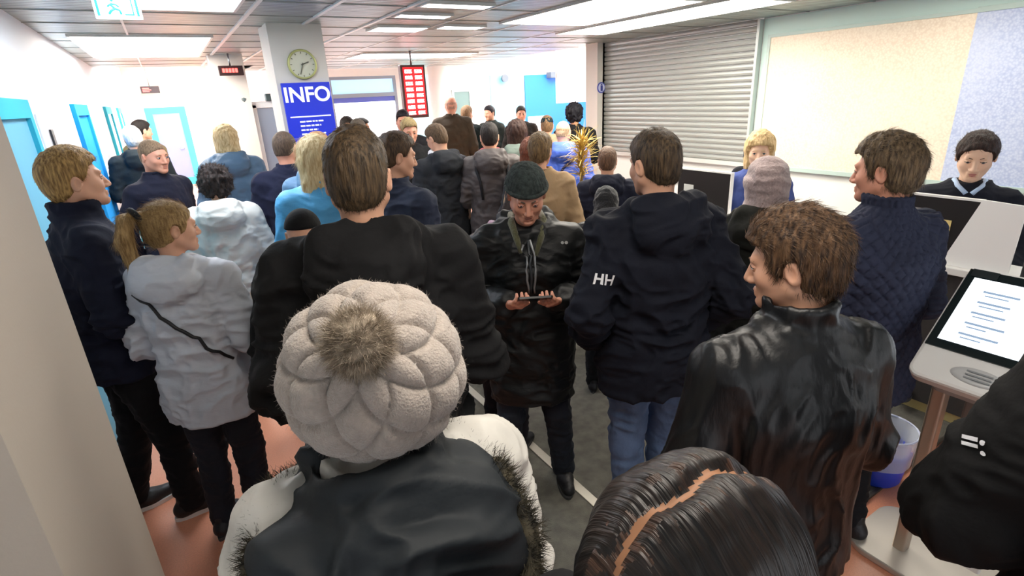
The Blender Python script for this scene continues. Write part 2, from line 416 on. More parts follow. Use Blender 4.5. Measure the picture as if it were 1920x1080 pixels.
def person(label, x, y, zc, hd, s_=None, fem=False, skin='fair', lod=1, hair=('short', '4a3a2a'), hat=None, pitch=5, yaw=0, roll=0, lean=.02, side=0.0,
           arms='down', armL=None, armR=None, hands=False, coat=None, pants='1d2230', pants_kind='plain', shoes='14141a', sole='3a3a3a', seat=None, face=False,
           stride=0.0, stance=.1, blades_n=0, group=None, seed=None, wide=1.0, extra=None, hair_top=0.0, curl=45, lips=None, legs=True, floor=0.0):
    """x, y, zc = head centre in the world; hd = heading in degrees clockwise from +Y"""
    IDX[0] += 1; seed = seed or IDX[0]*13
    dz = -(seat or 0.0)
    sp = lambda z: lean*np.clip((z-dz-.95)/.7, 0, 2)**1.4
    sx = lambda z: side*np.clip((z-dz-.95)/.7, 0, 2)
    hc = np.array((sx(1.665+dz), .022+sp(1.665+dz)+.04*sin(radians(pitch)), 1.665+dz-.025*(1-cos(radians(pitch)))))
    S = (zc-floor)/hc[2]
    R = rot('Z', -yaw)@rot('X', -pitch)@rot('Y', roll)
    ch, sh_ = cos(radians(hd)), sin(radians(hd))
    rx_ = x-S*(hc[0]*ch+hc[1]*sh_); ry_ = y-S*(-hc[0]*sh_+hc[1]*ch)
    root = empty('person', (rx_, ry_, floor), -radians(hd), label=label, cat='person', group=group)
    root.scale = (S, S, S)
    fw = .9 if fem else 1.0
    sw = .165*fw*wide
    TB = [(.45, .165, .13), (.80, .172, .125), (.90, .175 if not fem else .178, .122), (1.05, .155 if not fem else .135, .105), (1.2, .163*fw, .112), (1.32, .178*fw, .12), (1.42, .16*fw, .10), (1.485, .095, .072), (1.54, .06, .06)]
    TB = np.array(TB); TB[:, 0] += dz
    def br(z): return np.interp(z, TB[:, 0], TB[:, 1])*wide, np.interp(z, TB[:, 0], TB[:, 2])
    def arm(sd):
        a = (armR if sd > 0 else armL) or ARMS[arms]
        E, W = np.array(a[0], float), np.array(a[1], float)
        E[2] += dz; W[2] += dz
        E[0] *= sd; W[0] *= sd
        E[1] += sp(E[2]); W[1] += sp(W[2])*.8; E[0] += sx(E[2]); W[0] += sx(W[2])
        if fem: E[0] *= .93
        return E, W
    zsh = 1.425+dz; shp = lambda sd: np.array((sd*(sw+.02)+sx(zsh), sp(zsh), zsh))
    if seat:
        hz = .905+dz; K = lambda sd: np.array((sd*.11, .40, hz)); H_ = lambda sd: np.array((sd*.09, 0, hz)); A_ = lambda sd: np.array((sd*.11, .38, hz-.40))
    else:
        H_ = lambda sd: np.array((sd*.09, 0, .89)); K = lambda sd: np.array((sd*(.09+stance)/2, .03+sd*stride*.5, .48)); A_ = lambda sd: np.array((sd*stance, -.02+sd*stride, .09))
    # ---- body: one continuous surface
    hb = {0: .009, 1: .006, 2: .0035}[lod]; bb = .026 if lod == 0 else .018
    hh = hc*1
    boxes = [(hh-.13, hh+.13, hb)]
    hands_pos = []
    if hands:
        for sd in (-1, 1):
            E, W = arm(sd); d = (W-E)/np.linalg.norm(W-E); c = W+d*.06; boxes.append((c-.09, c+.09, .0045)); hands_pos.append((W, d, sd))
    F = Field((-.50, -.42, -.02), (.50, .62, 1.86+dz+.02), bb, boxes)
    head_prims(F, hc, R, fem)
    F.cap(hc+R@np.array((0, -.03, -.05)), (sx(1.47+dz), -.012+sp(1.47+dz), 1.46+dz), .052 if not fem else .044, .06 if not fem else .05, .025)
    secs = [(z+dz, sx(z+dz), sp(z+dz), *np.array(br(z+dz))*.93) for z in (.84, .9, 1.05, 1.2, 1.32, 1.42, 1.48)]
    F.loft(secs, .04)
    for sd in (-1, 1):
        E, W = arm(sd); s0 = shp(sd)
        F.cap((sd*.05+sx(zsh), sp(zsh), zsh+.035), s0, .045, .05, .03); F.cap(s0, E, .046, .036, .02); F.cap(E, W, .037, .026, .015)
        if hands:
            d = (W-E)/np.linalg.norm(W-E); up = np.array((0, 0, 1.)) if abs(d[2]) < .7 else np.array((sd*1., 0, 0))
            if arms in ('phone',) : up = np.array((sd*.55, -.1, -.8))
            hand_prims(F, W+d*.02, d, up, (1 if arms == 'phone' else -1)*sd*(1 if True else 1), curl)
        else: F.cap(W, W+(W-E)*.28, .028, .03, .01)
        if legs:
            F.cap(H_(sd), K(sd), .082, .055, .03); F.cap(K(sd), A_(sd), .052, .036, .02); F.cap(A_(sd)+np.array((0, -.01, -.045)), A_(sd)+np.array((0, .12, -.06)), .03, .022, .02)
    V, Q = F.mesh()
    hl = (V-hc)@R
    lipm = (np.abs(hl[:, 0]) < .022) & (hl[:, 1] > .082) & (np.abs(hl[:, 2]+.069) < .0105-.25*np.abs(hl[:, 0]))
    mi = lipm[Q].all(1).astype(np.int32)
    body = link('body', np_mesh('body', V, Q, True), [mat('skin_'+skin, SKIN[skin], .5, noise=(9, .1), sss=.06)], root)
    if face:
        for nm_, pts_, rr_ in (('upper_lip', [(-.023, .0835, -.0685), (-.014, .0885, -.0665), (-.006, .0915, -.0645), (0, .0912, -.0652), (.006, .0915, -.0645), (.014, .0885, -.0665), (.023, .0835, -.0685)], [.0008, .0028, .0036, .0034, .0036, .0028, .0008]),
                              ('lower_lip', [(-.021, .0835, -.0695), (-.012, .088, -.0735), (0, .0905, -.0752), (.012, .088, -.0735), (.021, .0835, -.0695)], [.0008, .0036, .0048, .0036, .0008])):
            MB().tube([tuple(R@np.array(q)+hc) for q in pts_], rr_, 8).build(nm_, mat('lips_'+skin+str(fem), lips or ('b87868' if not fem else 'b86460'), .45), root)
    if face:
        for sd in (-1, 1):
            c = R@np.array((sd*.031, .0775, -.001))+hc; eyeball(root, c, R, .0125)
            if True:  # eyelids, lowered when looking down
                lo_a = -25 if pitch > 18 else 2 if pitch > 12 else 22
                lid = MB(); vs = []
                n = 10
                for k in range(6):
                    for i in range(n):
                        b = radians(-88+176*i/(n-1)); r = .0136; a = radians((lo_a*cos(b)-4*(1-cos(b)))*(1-k/5)+95*k/5)
                        vs.append(R@np.array((sd*.031+r*sin(b), .0775-.001+r*cos(a)*cos(b), -.001+r*sin(a)*cos(b)))+hc)
                lid.add(vs, [(k*n+i, k*n+i+1, (k+1)*n+i+1, (k+1)*n+i) for k in range(5) for i in range(n-1)], 0, True); lid.m = [0]*len(lid.f)
                for k in range(4):
                    for i in range(n):
                        b = radians(-88+176*i/(n-1)); r = .0134; a = radians(((-30 if lo_a > -20 else -34)*cos(b)-6*(1-cos(b)))*(1-k/3)-95*k/3)
                        lid.v.append(tuple(R@np.array((sd*.031+r*sin(b), .0765+r*cos(a)*cos(b), -.001+r*sin(a)*cos(b)))+hc))
                lid.f += [(6*n+k*n+i, 6*n+k*n+i+1, 6*n+(k+1)*n+i+1, 6*n+(k+1)*n+i) for k in range(3) for i in range(n-1)]; lid.m += [0]*(3*(n-1)); lid.sm += [True]*(3*(n-1))
                lid.build('eyelid', mat('skin_'+skin, 'd9a588'), root)
                lash = [tuple(R@np.array((sd*.031+.0141*sin(radians(b)), .0765+.0141*cos(radians(lo_a*cos(radians(b))))*cos(radians(b)), -.001+.0141*sin(radians(lo_a*cos(radians(b))-4*(1-cos(radians(b)))))*cos(radians(b))))+hc) for b in range(-75, 76, 15)]
                MB().tube(lash, .0009 if not fem else .0014, 5).build('eyelashes', mat('lash', '1a1412', .7), root)
        for sd in (-1, 1):
            mb = MB(); pts = [tuple(R@np.array((sd*a, b, c))+hc) for a, b, c in ((.014, .0915, .0165), (.026, .091, .0215), (.038, .084, .0215), (.046, .077, .017))]
            mb.tube(pts, [.0022, .0034, .0032, .0018] if not fem else [.0014, .0022, .002, .001], 6); mb.build('eyebrow', mat('brow_'+hair[1], hair[1], .9), root)
    # ---- hair
    hs = {0: .009, 1: .006, 2: .004}[lod] if not (hair and hair[0] == 'parted') else .003
    if hair and hair[0] != 'none':
        st = hair[0]; Fh = hair_field(st, hs, hair_top); Vh, Qh = Fh.mesh(); amp = HAIR[st][4]
        Nh = vnormals(Vh, Qh); Vh = Vh+Nh*(vnoise(Vh*np.array((70, 70, 30)), seed)*amp)[:, None]
        if st == 'parted':
            xp = Vh[:, 0]-.005*np.sin(Vh[:, 1]*80); on = (Vh[:, 2] > .05)
            Vh[:, 2] -= np.where(on, .010*np.exp(-(xp/.011)**2), 0)+0*xp; Vh = Vh+Nh*(.0009*np.sin(Vh[:, 1]*230+vnoise(Vh*18, 3)*4)+.002*np.sin(Vh[:, 1]*70+vnoise(Vh*9, 4)*3)*np.clip(np.abs(xp)/.03, 0, 1))[:, None]
        c1 = hexc(hair[1]); dk = tuple(v*.45 for v in c1)
        hm = mat('hair_'+hair[1], hair[1], .6, streak=(dk, (150, 150, 30)), bump=(1, .5, (260, 260, 50)), spec=.3)
        if len(hair) > 2: hm = mat('hair2_'+hair[1]+hair[2], hair[1], .42 if st == 'parted' else .55, streak=(hair[2], (130, 130, 18)), bump=(1, .5, (260, 260, 40)), spec=.5 if st == 'parted' else .35)
        Vw = xf(Vh, Matrix([[*(R[i]), hc[i]] for i in range(3)]+[[0, 0, 0, 1]]))
        if blades_n:
            rng = np.random.default_rng(seed); pick = rng.integers(0, len(Vh), blades_n); Nh = vnormals(Vh, Qh)
            dr = flow_dir(Vh[pick], Nh[pick], st)
            BV, BQ = blades(Vh[pick], dr, Nh[pick], HAIR[st][5], .0016, seed, .25, HAIR[st][6], 3, .05 if st == 'parted' else .13, .15)
            BV = xf(BV, Matrix([[*(R[i]), hc[i]] for i in range(3)]+[[0, 0, 0, 1]]))
            Qh = np.concatenate([Qh, BQ+len(Vw)]); Vw = np.concatenate([Vw, BV])
        if st == 'parted':
            hm = [mat('hair_parted', hair[1], .38, streak=(hair[2], (9, 210, 9)), bump=(1, .45, (10, 240, 10)), spec=.45), mat('scalp_line', '9a6c4c', .6), mat('hair_light_strands', '4a2f1e', .4, streak=(hair[1], (9, 150, 9)), bump=(1, .7, (14, 330, 14)))]
            fc = Vh[Qh].mean(1) if not blades_n else np.zeros((len(Qh), 3)); xq = fc[:, 0]-.005*np.sin(fc[:, 1]*80); hi = vnoise(fc*np.array((40, 160, 40)), 5)
            mi = np.where((np.abs(xq) < .0032) & (fc[:, 2] > .06), 1, np.where((np.abs(xq) < .03) & (hi > .25) & (fc[:, 2] > .03), 2, 0))
            link('hair', np_mesh('hair', Vw, Qh, True, mi), hm, root)
        else: link('hair', np_mesh('hair', Vw, Qh), hm, root)
        if st == 'pony':
            mb = MB(); ring = [tuple(R@np.array((.026*cos(a), -.128-.012*sin(a), .078+.022*sin(a)))+hc) for a in np.linspace(0, 2*pi, 15)]
            mb.tube(ring, .013, 8); mb.build('hair_tie', mat('hair_tie', '101014', .8), root)
    hx = lambda P: xf(np.asarray(P, float), Matrix([[*(R[i]), hc[i]] for i in range(3)]+[[0, 0, 0, 1]]))
    if hat:
        HATS[hat[0]](root, hx, hat[1], seed, lod)
    # ---- coat / top
    if coat:
        c = dict(hem=.80, bulk=.02, kind='plain', collar='stand', flare=.0, fold=.006, hc=None); c.update(coat)
        hg = c.get('res') or {0: .015, 1: .011, 2: .0068}[lod]; b = c['bulk']; hem = c['hem']+dz
        if seat: hem = max(hem, .86+dz)
        zs = [z for z in (1.05, 1.2, 1.32, 1.42, 1.475) if z+dz > hem+.04]
        F = Field((-.56, -.46, hem-.05), (.56, .62, 1.66+dz), hg)
        sec = [(hem, 0, sp(hem), br(max(hem, .8+dz))[0]+.014+b+c['flare'], br(max(hem, .8+dz))[1]+.012+b+c['flare'])]
        if hem < .84+dz: sec.append((.92+dz, 0, 0, br(.9+dz)[0]+.014+b+c['flare']*.4, br(.9+dz)[1]+.012+b+c['flare']*.4))
        for z in zs:
            q = br(z+dz); kz = .6 if z > 1.4 else 1
            sec.append((z+dz, sx(z+dz), sp(z+dz), q[0]+.014+b*kz, q[1]+.014+b*kz))
        sec.append((1.52+dz, sx(1.52+dz), sp(1.52+dz)-.008, .075+b*.3, .07+b*.3))
        F.loft(sec, .04, e=2.25)
        for sd in (-1, 1):
            E, W = arm(sd); s0 = shp(sd)
            F.cap((sd*.055+sx(zsh), sp(zsh)-.005, zsh+.045), s0+np.array((0, 0, -.005)), .052+b*.5, .058+b*.7, .05)
            F.cap(s0, E, .058+b*.8, .052+b*.7, .03); F.cap(E, W, .053+b*.7, .04+b*.5, .02)
            if c['kind'] == 'puffy' or c['collar'] == 'furhood':
                pass
        co = c['collar']; zc_ = 1.5+dz; yo = sp(zc_); xo = sx(zc_)
        if co in ('hood', 'furhood', 'softhood'):
            q = 1.35 if co == 'furhood' else 1.0
            F.ell((xo, yo-.11-b*.5, 1.455+dz), (.135*q+b*.4, .075+b*.3, .105*q), .03)
            F.cap((xo-.105*q, yo-.04, 1.50+dz), (xo-.06, yo+.07, 1.44+dz), .042+b*.2, .022, .02); F.cap((xo+.105*q, yo-.04, 1.50+dz), (xo+.06, yo+.07, 1.44+dz), .042+b*.2, .022, .02)
            F.cap((xo-.09, yo-.105, 1.53+dz), (xo+.09, yo-.105, 1.53+dz), .036+b*.2, None, .03)
            F.ell((xo, yo-.02, 1.60+dz), (.082, .085, .085), .015, 's')
        if co in ('stand', 'high'):
            hgt = .03 if co == 'stand' else .055
            F.loft([(1.46+dz, xo, yo-.008, .085+b*.3, .085+b*.3), (1.53+dz, xo, yo-.006, .078, .08), (1.53+hgt+dz, xo, yo-.002, .079, .083)], .02, e=2.0)
            F.loft([(1.535+dz, xo, yo-.004, .066, .068), (1.60+hgt+dz, xo, yo, .068, .072)], .004, 's', e=2.0)
        if co == 'round':
            pass
        if co == 'fold':
            F.cap((xo-.08, yo-.04, 1.50+dz), (xo-.07, yo+.085, 1.42+dz), .022, .014, .02); F.cap((xo+.08, yo-.04, 1.50+dz), (xo+.07, yo+.085, 1.42+dz), .022, .014, .02); F.cap((xo-.07, yo-.075, 1.51+dz), (xo+.07, yo-.075, 1.51+dz), .022, None, .02)
        V, Q = F.mesh(); V = relax(V, Q, 1, .4)
        ff = (9, 9, 15) if c['kind'] != 'leather' else (13, 13, 5.5)
        bo = np.ones(len(V))
        for sd in (-1, 1):
            E, W = arm(sd)
            bo += .5*np.exp(-(np.linalg.norm(V-E, axis=1)/.10)**2)+.3*np.exp(-(np.linalg.norm(V-W, axis=1)/.09)**2)
        bo += .5*np.exp(-((V[:, 2]-1.05-dz)/.09)**2)
        V = folds(V, Q, c['fold']*(1.25 if lod == 2 else 1), ff, seed, boost=bo)
        if c['kind'] == 'quilt':
            N = vnormals(V, Q); a = np.arctan2(V[:, 0], -V[:, 1])*.19; u = (a+V[:, 2])/.052; v = (a-V[:, 2])/.052
            dd = np.minimum(np.abs((u % 1)-.5), np.abs((v % 1)-.5)); V = V-N*(.008*np.exp(-(dd/.08)**2)-.004)[:, None]
        cm = cloth(c['c'], .85, {'quilt': 'plain', 'puffy': 'shell'}.get(c['kind'], c['kind']))
        ct = link(c.get('name', 'jacket'), np_mesh('jacket', V, Q), cm, root)
        if c.get('zip'):
            mb = MB(); pts = []
            for z in np.linspace(max(hem+.02, .85+dz), 1.47+dz, 9):
                q = np.interp(z, [r[0] for r in sec], [r[4] for r in sec]); pts.append((sx(z), sp(z)+q+.002, z))
            mb.tube(pts, .006, 6); mb.build('zip', mat('zip_'+c['zip'], c['zip'], .5), ct)
        if c.get('inner'):
            mb = MB()
            mb.lathe([(.068, -.05), (.066, 0), (.064, .03), (.058, .032)], (xo, yo-.005, 1.525+dz), 20, cap=False); mb.build('shirt_collar', cloth(c['inner']), root)
        if c.get('band'):  # waist or hem band
            pass
    # ---- trousers and shoes
    if legs and pants:
        hg = {0: .018, 1: .013, 2: .009}[lod]
        F = Field((-.32, -.25, .03) if not seat else (-.32, -.25, hz-.5), (.32, .28+abs(stride) if not seat else .58, 1.06+dz), hg)
        F.loft([(.86+dz, 0, 0, br(.86+dz)[0]+.008, br(.86+dz)[1]+.008), (.95+dz, 0, 0, br(.95+dz)[0]+.008, br(.95+dz)[1]+.008), (1.02+dz, 0, 0, br(1.02+dz)[0]+.004, br(1.02+dz)[1]+.006)], .03)
        for sd in (-1, 1):
            F.cap(H_(sd), K(sd), .095, .072, .025); F.cap(K(sd), A_(sd)+np.array((0, 0, -.01)), .07, .06, .02)
        F.clip((0, 0, -1), -(.045 if not seat else hz-.44))
        V, Q = F.mesh(); V = folds(V, Q, .006, (10, 10, 20), seed+7)
        link('trousers', np_mesh('trousers', V, Q), cloth(pants, .85, pants_kind), root)
        for sd in (-1, 1):
            A = A_(sd)+np.array((0, 0, -.09)); F = Field(A+np.array((-.09, -.13, -.02)), A+np.array((.09, .24, .16)), {0: .012, 1: .008, 2: .005}[lod])
            F.cap(A+np.array((0, -.045, .05)), A+np.array((0, .06, .045)), .043, .04, .02); F.cap(A+np.array((0, .06, .04)), A+np.array((sd*.008, .145, .036)), .043, .034, .03)
            F.cap(A+np.array((0, -.02, .06)), A+np.array((0, -.02, .11)), .042, .043, .02); F.clip((0, 0, -1), -(A[2]+.018))
            V, Q = F.mesh(); sh = link('shoe', np_mesh('shoe', V, Q), mat('shoe_'+shoes, shoes, .5, bump=(50, .3)), root)
            mb = MB(); pr = []
            for i in range(24):
                a = 2*pi*i/24; pr.append((A[0]+.046*cos(a)*(1-.12*(sin(a) < 0)), A[1]+.05+.14*sin(a)))
            vs = [(px_, py_, A[2]) for px_, py_ in pr]+[(px_, py_, A[2]+.022) for px_, py_ in pr]
            mb.add(vs, [tuple(range(24))[::-1], tuple(range(24, 48))]+[(i, (i+1) % 24, 24+(i+1) % 24, 24+i) for i in range(24)]); mb.build('sole', mat('sole_'+sole, sole, .7), sh)
    if extra: extra(root, dict(hc=hc, R=R, dz=dz, sp=sp, arm=arm, shp=shp, br=br, S=S))
    return root
def knit_cap(root, hx, color, seed, lod):
    F = Field((-.16, -.17, -.08), (.16, .16, .19), .006)
    F.ell((0, -.016, .045), (.09, .112, .098), 0); F.clip((0, .1, -1), -.034)
    V, Q = F.mesh(); N = vnormals(V, Q); a = np.arctan2(V[:, 0], V[:, 1]+.016)
    V = V+N*(.002*np.sin(a*36)+.0025*vnoise(V*40, seed))[:, None]
    h = link('hat', np_mesh('hat', hx(V), Q), cloth(color, .95, 'tweed'), root)
    mb = MB(); ring = [(.091*cos(t), -.016+.113*sin(t), .040+.1*(.113*sin(t)-.016)) for t in np.linspace(0, 2*pi, 41)]
    mb.tube([tuple(hx([p])[0]) for p in ring], .010, 10); mb.build('brim', cloth(color, .95, 'tweed'), h)
def ball_cap(root, hx, color, seed, lod):
    F = Field((-.16, -.17, -.08), (.16, .22, .19), .007)
    F.ell((0, -.014, .03), (.084, .107, .095), 0); F.clip((0, 0, -1), -.035)
    V, Q = F.mesh(); h = link('hat', np_mesh('hat', hx(V), Q), cloth(color), root)
def scarf_hood(root, hx, color, seed, lod):
    F = Field((-.22, -.24, -.28), (.22, .2, .2), .008)
    F.ell((0, -.02, .03), (.095, .118, .107), 0); F.loft([(-.24, 0, -.02, .135, .11), (-.15, 0, -.015, .11, .105), (-.07, 0, -.015, .10, .11), (.02, 0, -.018, .096, .115)], .03)
    F.ell((0, .12, -.015), (.06, .07, .085), .02, 's')
    V, Q = F.mesh(); V = folds(V, Q, .006, (10, 10, 22), seed); link('headscarf', np_mesh('headscarf', hx(V), Q), cloth(color, .95, 'knit'), root)
HATS = {'knit': knit_cap, 'cap': ball_cap, 'scarf': scarf_hood}
# ------------------------------------------------------------------ special pieces worn by single people
def wrap(obj, pts, off=.004, up=None):
    """local points pressed onto the surface of a garment"""
    out = []
    for p in pts:
        ok, co, n, _ = obj.closest_point_on_mesh(Vector(p)); out.append(co+n*off)
    return out
def kid(root, name):
    return [c for c in root.children if c.name.split('.')[0] == name][0]
def w2l(root, p):
    M = Matrix.Translation(root.location) @ root.rotation_euler.to_matrix().to_4x4() @ Matrix.Diagonal((*root.scale, 1))
    return M.inverted() @ Vector(p), M
def logo(root, obj, wp, s, size, m, tilt=0, wdir=None):
    """lettering lying on the cloth around world point wp, upright seen from outside"""
    lp, M = w2l(root, wp); o_ = w2l(root, (0, 0, CAM_H))[0]; ok, co, n, _ = obj.ray_cast(o_, (lp-o_).normalized())
    zx = Vector((0, 0, 1)); xx = zx.cross(n).normalized(); yy = n.cross(xx).normalized()
    B = Matrix((xx, yy, n)).transposed().to_4x4() @ Matrix.Rotation(radians(tilt), 4, 'Z'); B.translation = co
    t = text_obj('lettering', s, size, m, B, None, ext=.0005, bold=.0012)
    t.parent = obj
    for v in t.data.vertices:
        ok, c2, n2, _ = obj.closest_point_on_mesh(v.co); v.co = c2+n2*.004
    return t
def cable_beanie(root, hx, color, seed, lod):
    F = Field((-.20, -.24, -.13), (.20, .20, .24), .0042)
    F.ell((0, -.034, .030), (.150, .158, .150), 0); F.loft([(-.11, 0, -.02, .08, .095), (-.04, 0, -.012, .098, .118), (.0, 0, -.02, .12, .135)], .03)
    F.clip((0, -.1, -1), .095)
    F.ell((0, .15, -.03), (.07, .09, .075), .02, 's')
    V, Q = F.mesh(); V = relax(V, Q, 1, .5); N = vnormals(V, Q)
    c0 = np.array((0, -.034, .030)); ax_ = np.array((-.22, -.77, .60)); ax_ /= np.linalg.norm(ax_)
    t1 = np.cross(ax_, (1, 0, 0)); t1 /= np.linalg.norm(t1); t2 = np.cross(ax_, t1)
    D = V-c0; D /= np.linalg.norm(D, axis=1, keepdims=True); th = np.arccos(np.clip(D@ax_, -1, 1)); ph = np.arctan2(D@t1, D@t2)
    n_ = 4.0; wob = vnoise(V*14, 5)*.12
    a = ph*n_/pi+wob; b = th/radians(46)+wob*.5
    u, v = (a+b) % 1, (a-b) % 1
    bul = (np.sin(pi*u)*np.sin(pi*v))**.55
    g = np.exp(-(np.minimum(np.minimum(u, 1-u), np.minimum(v, 1-v))/.055)**2)
    u2, v2 = (a*1+b*1) % 1, 0
    st = np.abs(np.sin((a-b)*pi*9+np.sin(a*30)*.3))      # knit ribs running across each cable
    rim = np.clip((V[:, 2]+.10)/.05, 0, 1)
    disp = (bul*.013-g*.006)*rim+st*.0016+vnoise(V*60, 9)*.0012
    V = V+N*disp[:, None]
    km = mat('beanie_wool', 'b9ada2', .95, bump=(240, .55), noise=(70, .14), sheen=.4)
    rng = np.random.default_rng(2); pk = rng.integers(0, len(V), 9000); N2 = vnormals(V, Q); rd = rng.normal(size=(9000, 3))
    BV, BQ = blades(V[pk], rd, N2[pk], .011, .0006, 3, .6, .7, 2, .5)
    W = np.concatenate([hx(V), hx(BV)]); QQ = np.concatenate([Q, BQ+len(V)])
    h = link('beanie', np_mesh('beanie', W, QQ), km, root)
    pc = c0+ax_*.185; n = 8500; d = rng.normal(size=(n, 3)); d /= np.linalg.norm(d, axis=1, keepdims=True)
    BV, BQ = blades(pc+d*.028, d, d, .036, .0013, 6, .5, .9, 3, .22)
    mb = MB().lathe([(.001, -.048), (.03, -.038), (.046, 0), (.03, .038), (.001, .048)], n=16, cap=False)
    SV = np.array(mb.v)+pc; SQ = np.array([f for f in mb.f])
    W = np.concatenate([hx(BV), hx(SV)]); QQ = np.concatenate([BQ, SQ+len(BV)])
    fm = mat('pompom_fur', 'b8a995', .8, streak=('6e604e', (60, 60, 60)))
    link('pompom', np_mesh('pompom', W, QQ), fm, h)
HATS['cable'] = cable_beanie
def fur_hood(root, k):
    """dark hood lying open on the back, edged with dark fur"""
    dz, sp = k['dz'], k['sp']
    F = Field((-.36, -.42, 1.0), (.36, .22, 1.62), .0075)
    F.ell((0, -.15, 1.36), (.212, .09, .175), 0); F.ell((0, -.10, 1.47), (.19, .10, .085), .05)
    for s in (-1, 1):
        F.cap((s*.15, -.10, 1.47), (s*.10, .10, 1.45), .055, .035, .04); F.ell((s*.11, -.19, 1.36), (.10, .05, .14), .03, M=rot('Z', s*15))
    F.cap((0, -.215, 1.45), (0, -.23, 1.22), .03, .02, .03)
    F.ell((0, .01, 1.60), (.09, .10, .08), .02, 's')
    F.loft([(1.42, 0, -.01, .14, .13), (1.50, 0, -.01, .115, .115), (1.565, 0, -.008, .105, .11)], .04)
    F.loft([(1.50, 0, -.005, .075, .08), (1.60, 0, -.0, .095, .10)], .01, 's')
    V, Q = F.mesh(); V = folds(V, Q, .014, (7, 7, 9), 77, .6)
    hood = link('hood', np_mesh('hood', V, Q), mat('hood_cloth', '23282c', .65, bump=(16, .3, (1, 1, 2)), spec=.3), root)
    path = [(a*.94, b, c) for a, b, c in [(-.11, .12, 1.46), (-.18, .04, 1.50), (-.225, -.08, 1.475), (-.235, -.17, 1.40), (-.205, -.235, 1.28), (-.11, -.26, 1.19), (0, -.265, 1.17), (.11, -.26, 1.19), (.205, -.235, 1.28), (.235, -.17, 1.40), (.225, -.08, 1.475), (.18, .04, 1.50), (.11, .12, 1.46)]]
    P = np.array(path); t = np.linspace(0, len(P)-1.001, 7000*3); i = t.astype(int); f = (t-i)[:, None]; i2 = np.minimum(i+1, len(P)-1)
    C = P[i]*(1-f)+P[i2]*f; rng = np.random.default_rng(8); d = rng.normal(size=C.shape); d /= np.linalg.norm(d, axis=1, keepdims=True)
    out = C-np.array((0, -.08, 1.40)); out /= np.linalg.norm(out, axis=1, keepdims=True)
    BV, BQ = blades(C+d*.012, d*.8+out*.5, d, .036, .0022, 9, .6, .4, 3, .3)
    mb = MB().tube(path, .024, 8); SV = np.array(mb.v); SQ = np.array([q for q in mb.f if len(q) == 4])
    link('fur_trim', np_mesh('fur_trim', np.concatenate([BV, SV]), np.concatenate([BQ, SQ+len(BV)])), mat('fur_dark', '57503f', .85, streak=('15140f', (45, 45, 45))), hood)
def phone_in_hands(root, k):
    dz = k['dz']
    M_ = Matrix.Translation((0, .352, 1.262)) @ Matrix.Rotation(radians(30), 4, 'X')
    o = MB().rbox((-.075, -.036, -.005), (.075, .036, .004), .008, 'z').build('smartphone', mat('phone_black', '0c0d10', .2))
    _, Mw = w2l(root, (0, 0, 0)); o.matrix_world = Mw @ M_
    MB().box((-.068, -.031, .004), (.068, .031, .0048)).build('screen', mat('phone_screen', '1a2030', .15, emit='9fb4d0', es=.15), o)
    tag(o, 'black smartphone held in both hands of the man in the knitted cap', 'phone')
    mb = MB()  # grey inner zip of the pullover and its olive collar
    Y = lambda z: .14+.02+k['sp'](z)
    j = kid(root, 'jacket')
    pts = [(0, .3, z) for z in np.linspace(1.12, 1.46, 9)]
    for dx, c, r in ((-.012, '8a8d90', .006), (.012, '8a8d90', .006), (0, '3c4044', .007)):
        MB().tube(wrap(j, [(dx*(1+(z-1.2)*5), .18+k['sp'](z), z) for z in np.linspace(1.22, 1.47, 9)], .003), r, 6).build('zip', mat('zip_'+c, c, .4, .3), j)
    for s in (-1, 1):
        MB().tube(wrap(j, [(s*.03, .2, 1.42), (s*.055, .14, 1.47), (s*.075, .06, 1.52), (s*.07, -.04, 1.55)], .0), [.010, .016, .018, .016], 8).build('collar_lining', cloth('6a6a4a', kind='knit'), j)
def crossbody(root, k):
    j = kid(root, 'jacket')
    pts = [(-.17, -.02, 1.47), (-.13, -.12, 1.42), (-.06, -.16, 1.34), (.02, -.17, 1.26), (.10, -.17, 1.18), (.16, -.13, 1.10), (.20, -.03, 1.02)]
    P = []
    for a in range(len(pts)-1):
        for t in (0, .33, .66): P.append(tuple(np.array(pts[a])*(1-t)+np.array(pts[a+1])*t))
    MB().tube(wrap(j, P, .004), .008, 6).build('bag_strap', mat('strap_black', '0e0e12', .5), j)
def piping(root, k):
    j = kid(root, 'jacket')
    for s in (-1, 1):
        P = [(s*(.08+.16*t), -.25, 1.335-.05*t) for t in np.linspace(0, 1, 9)]
        MB().tube(wrap(j, P, .002), .0022, 6).build('piping', mat('piping_grey', '6f7276', .5), j)
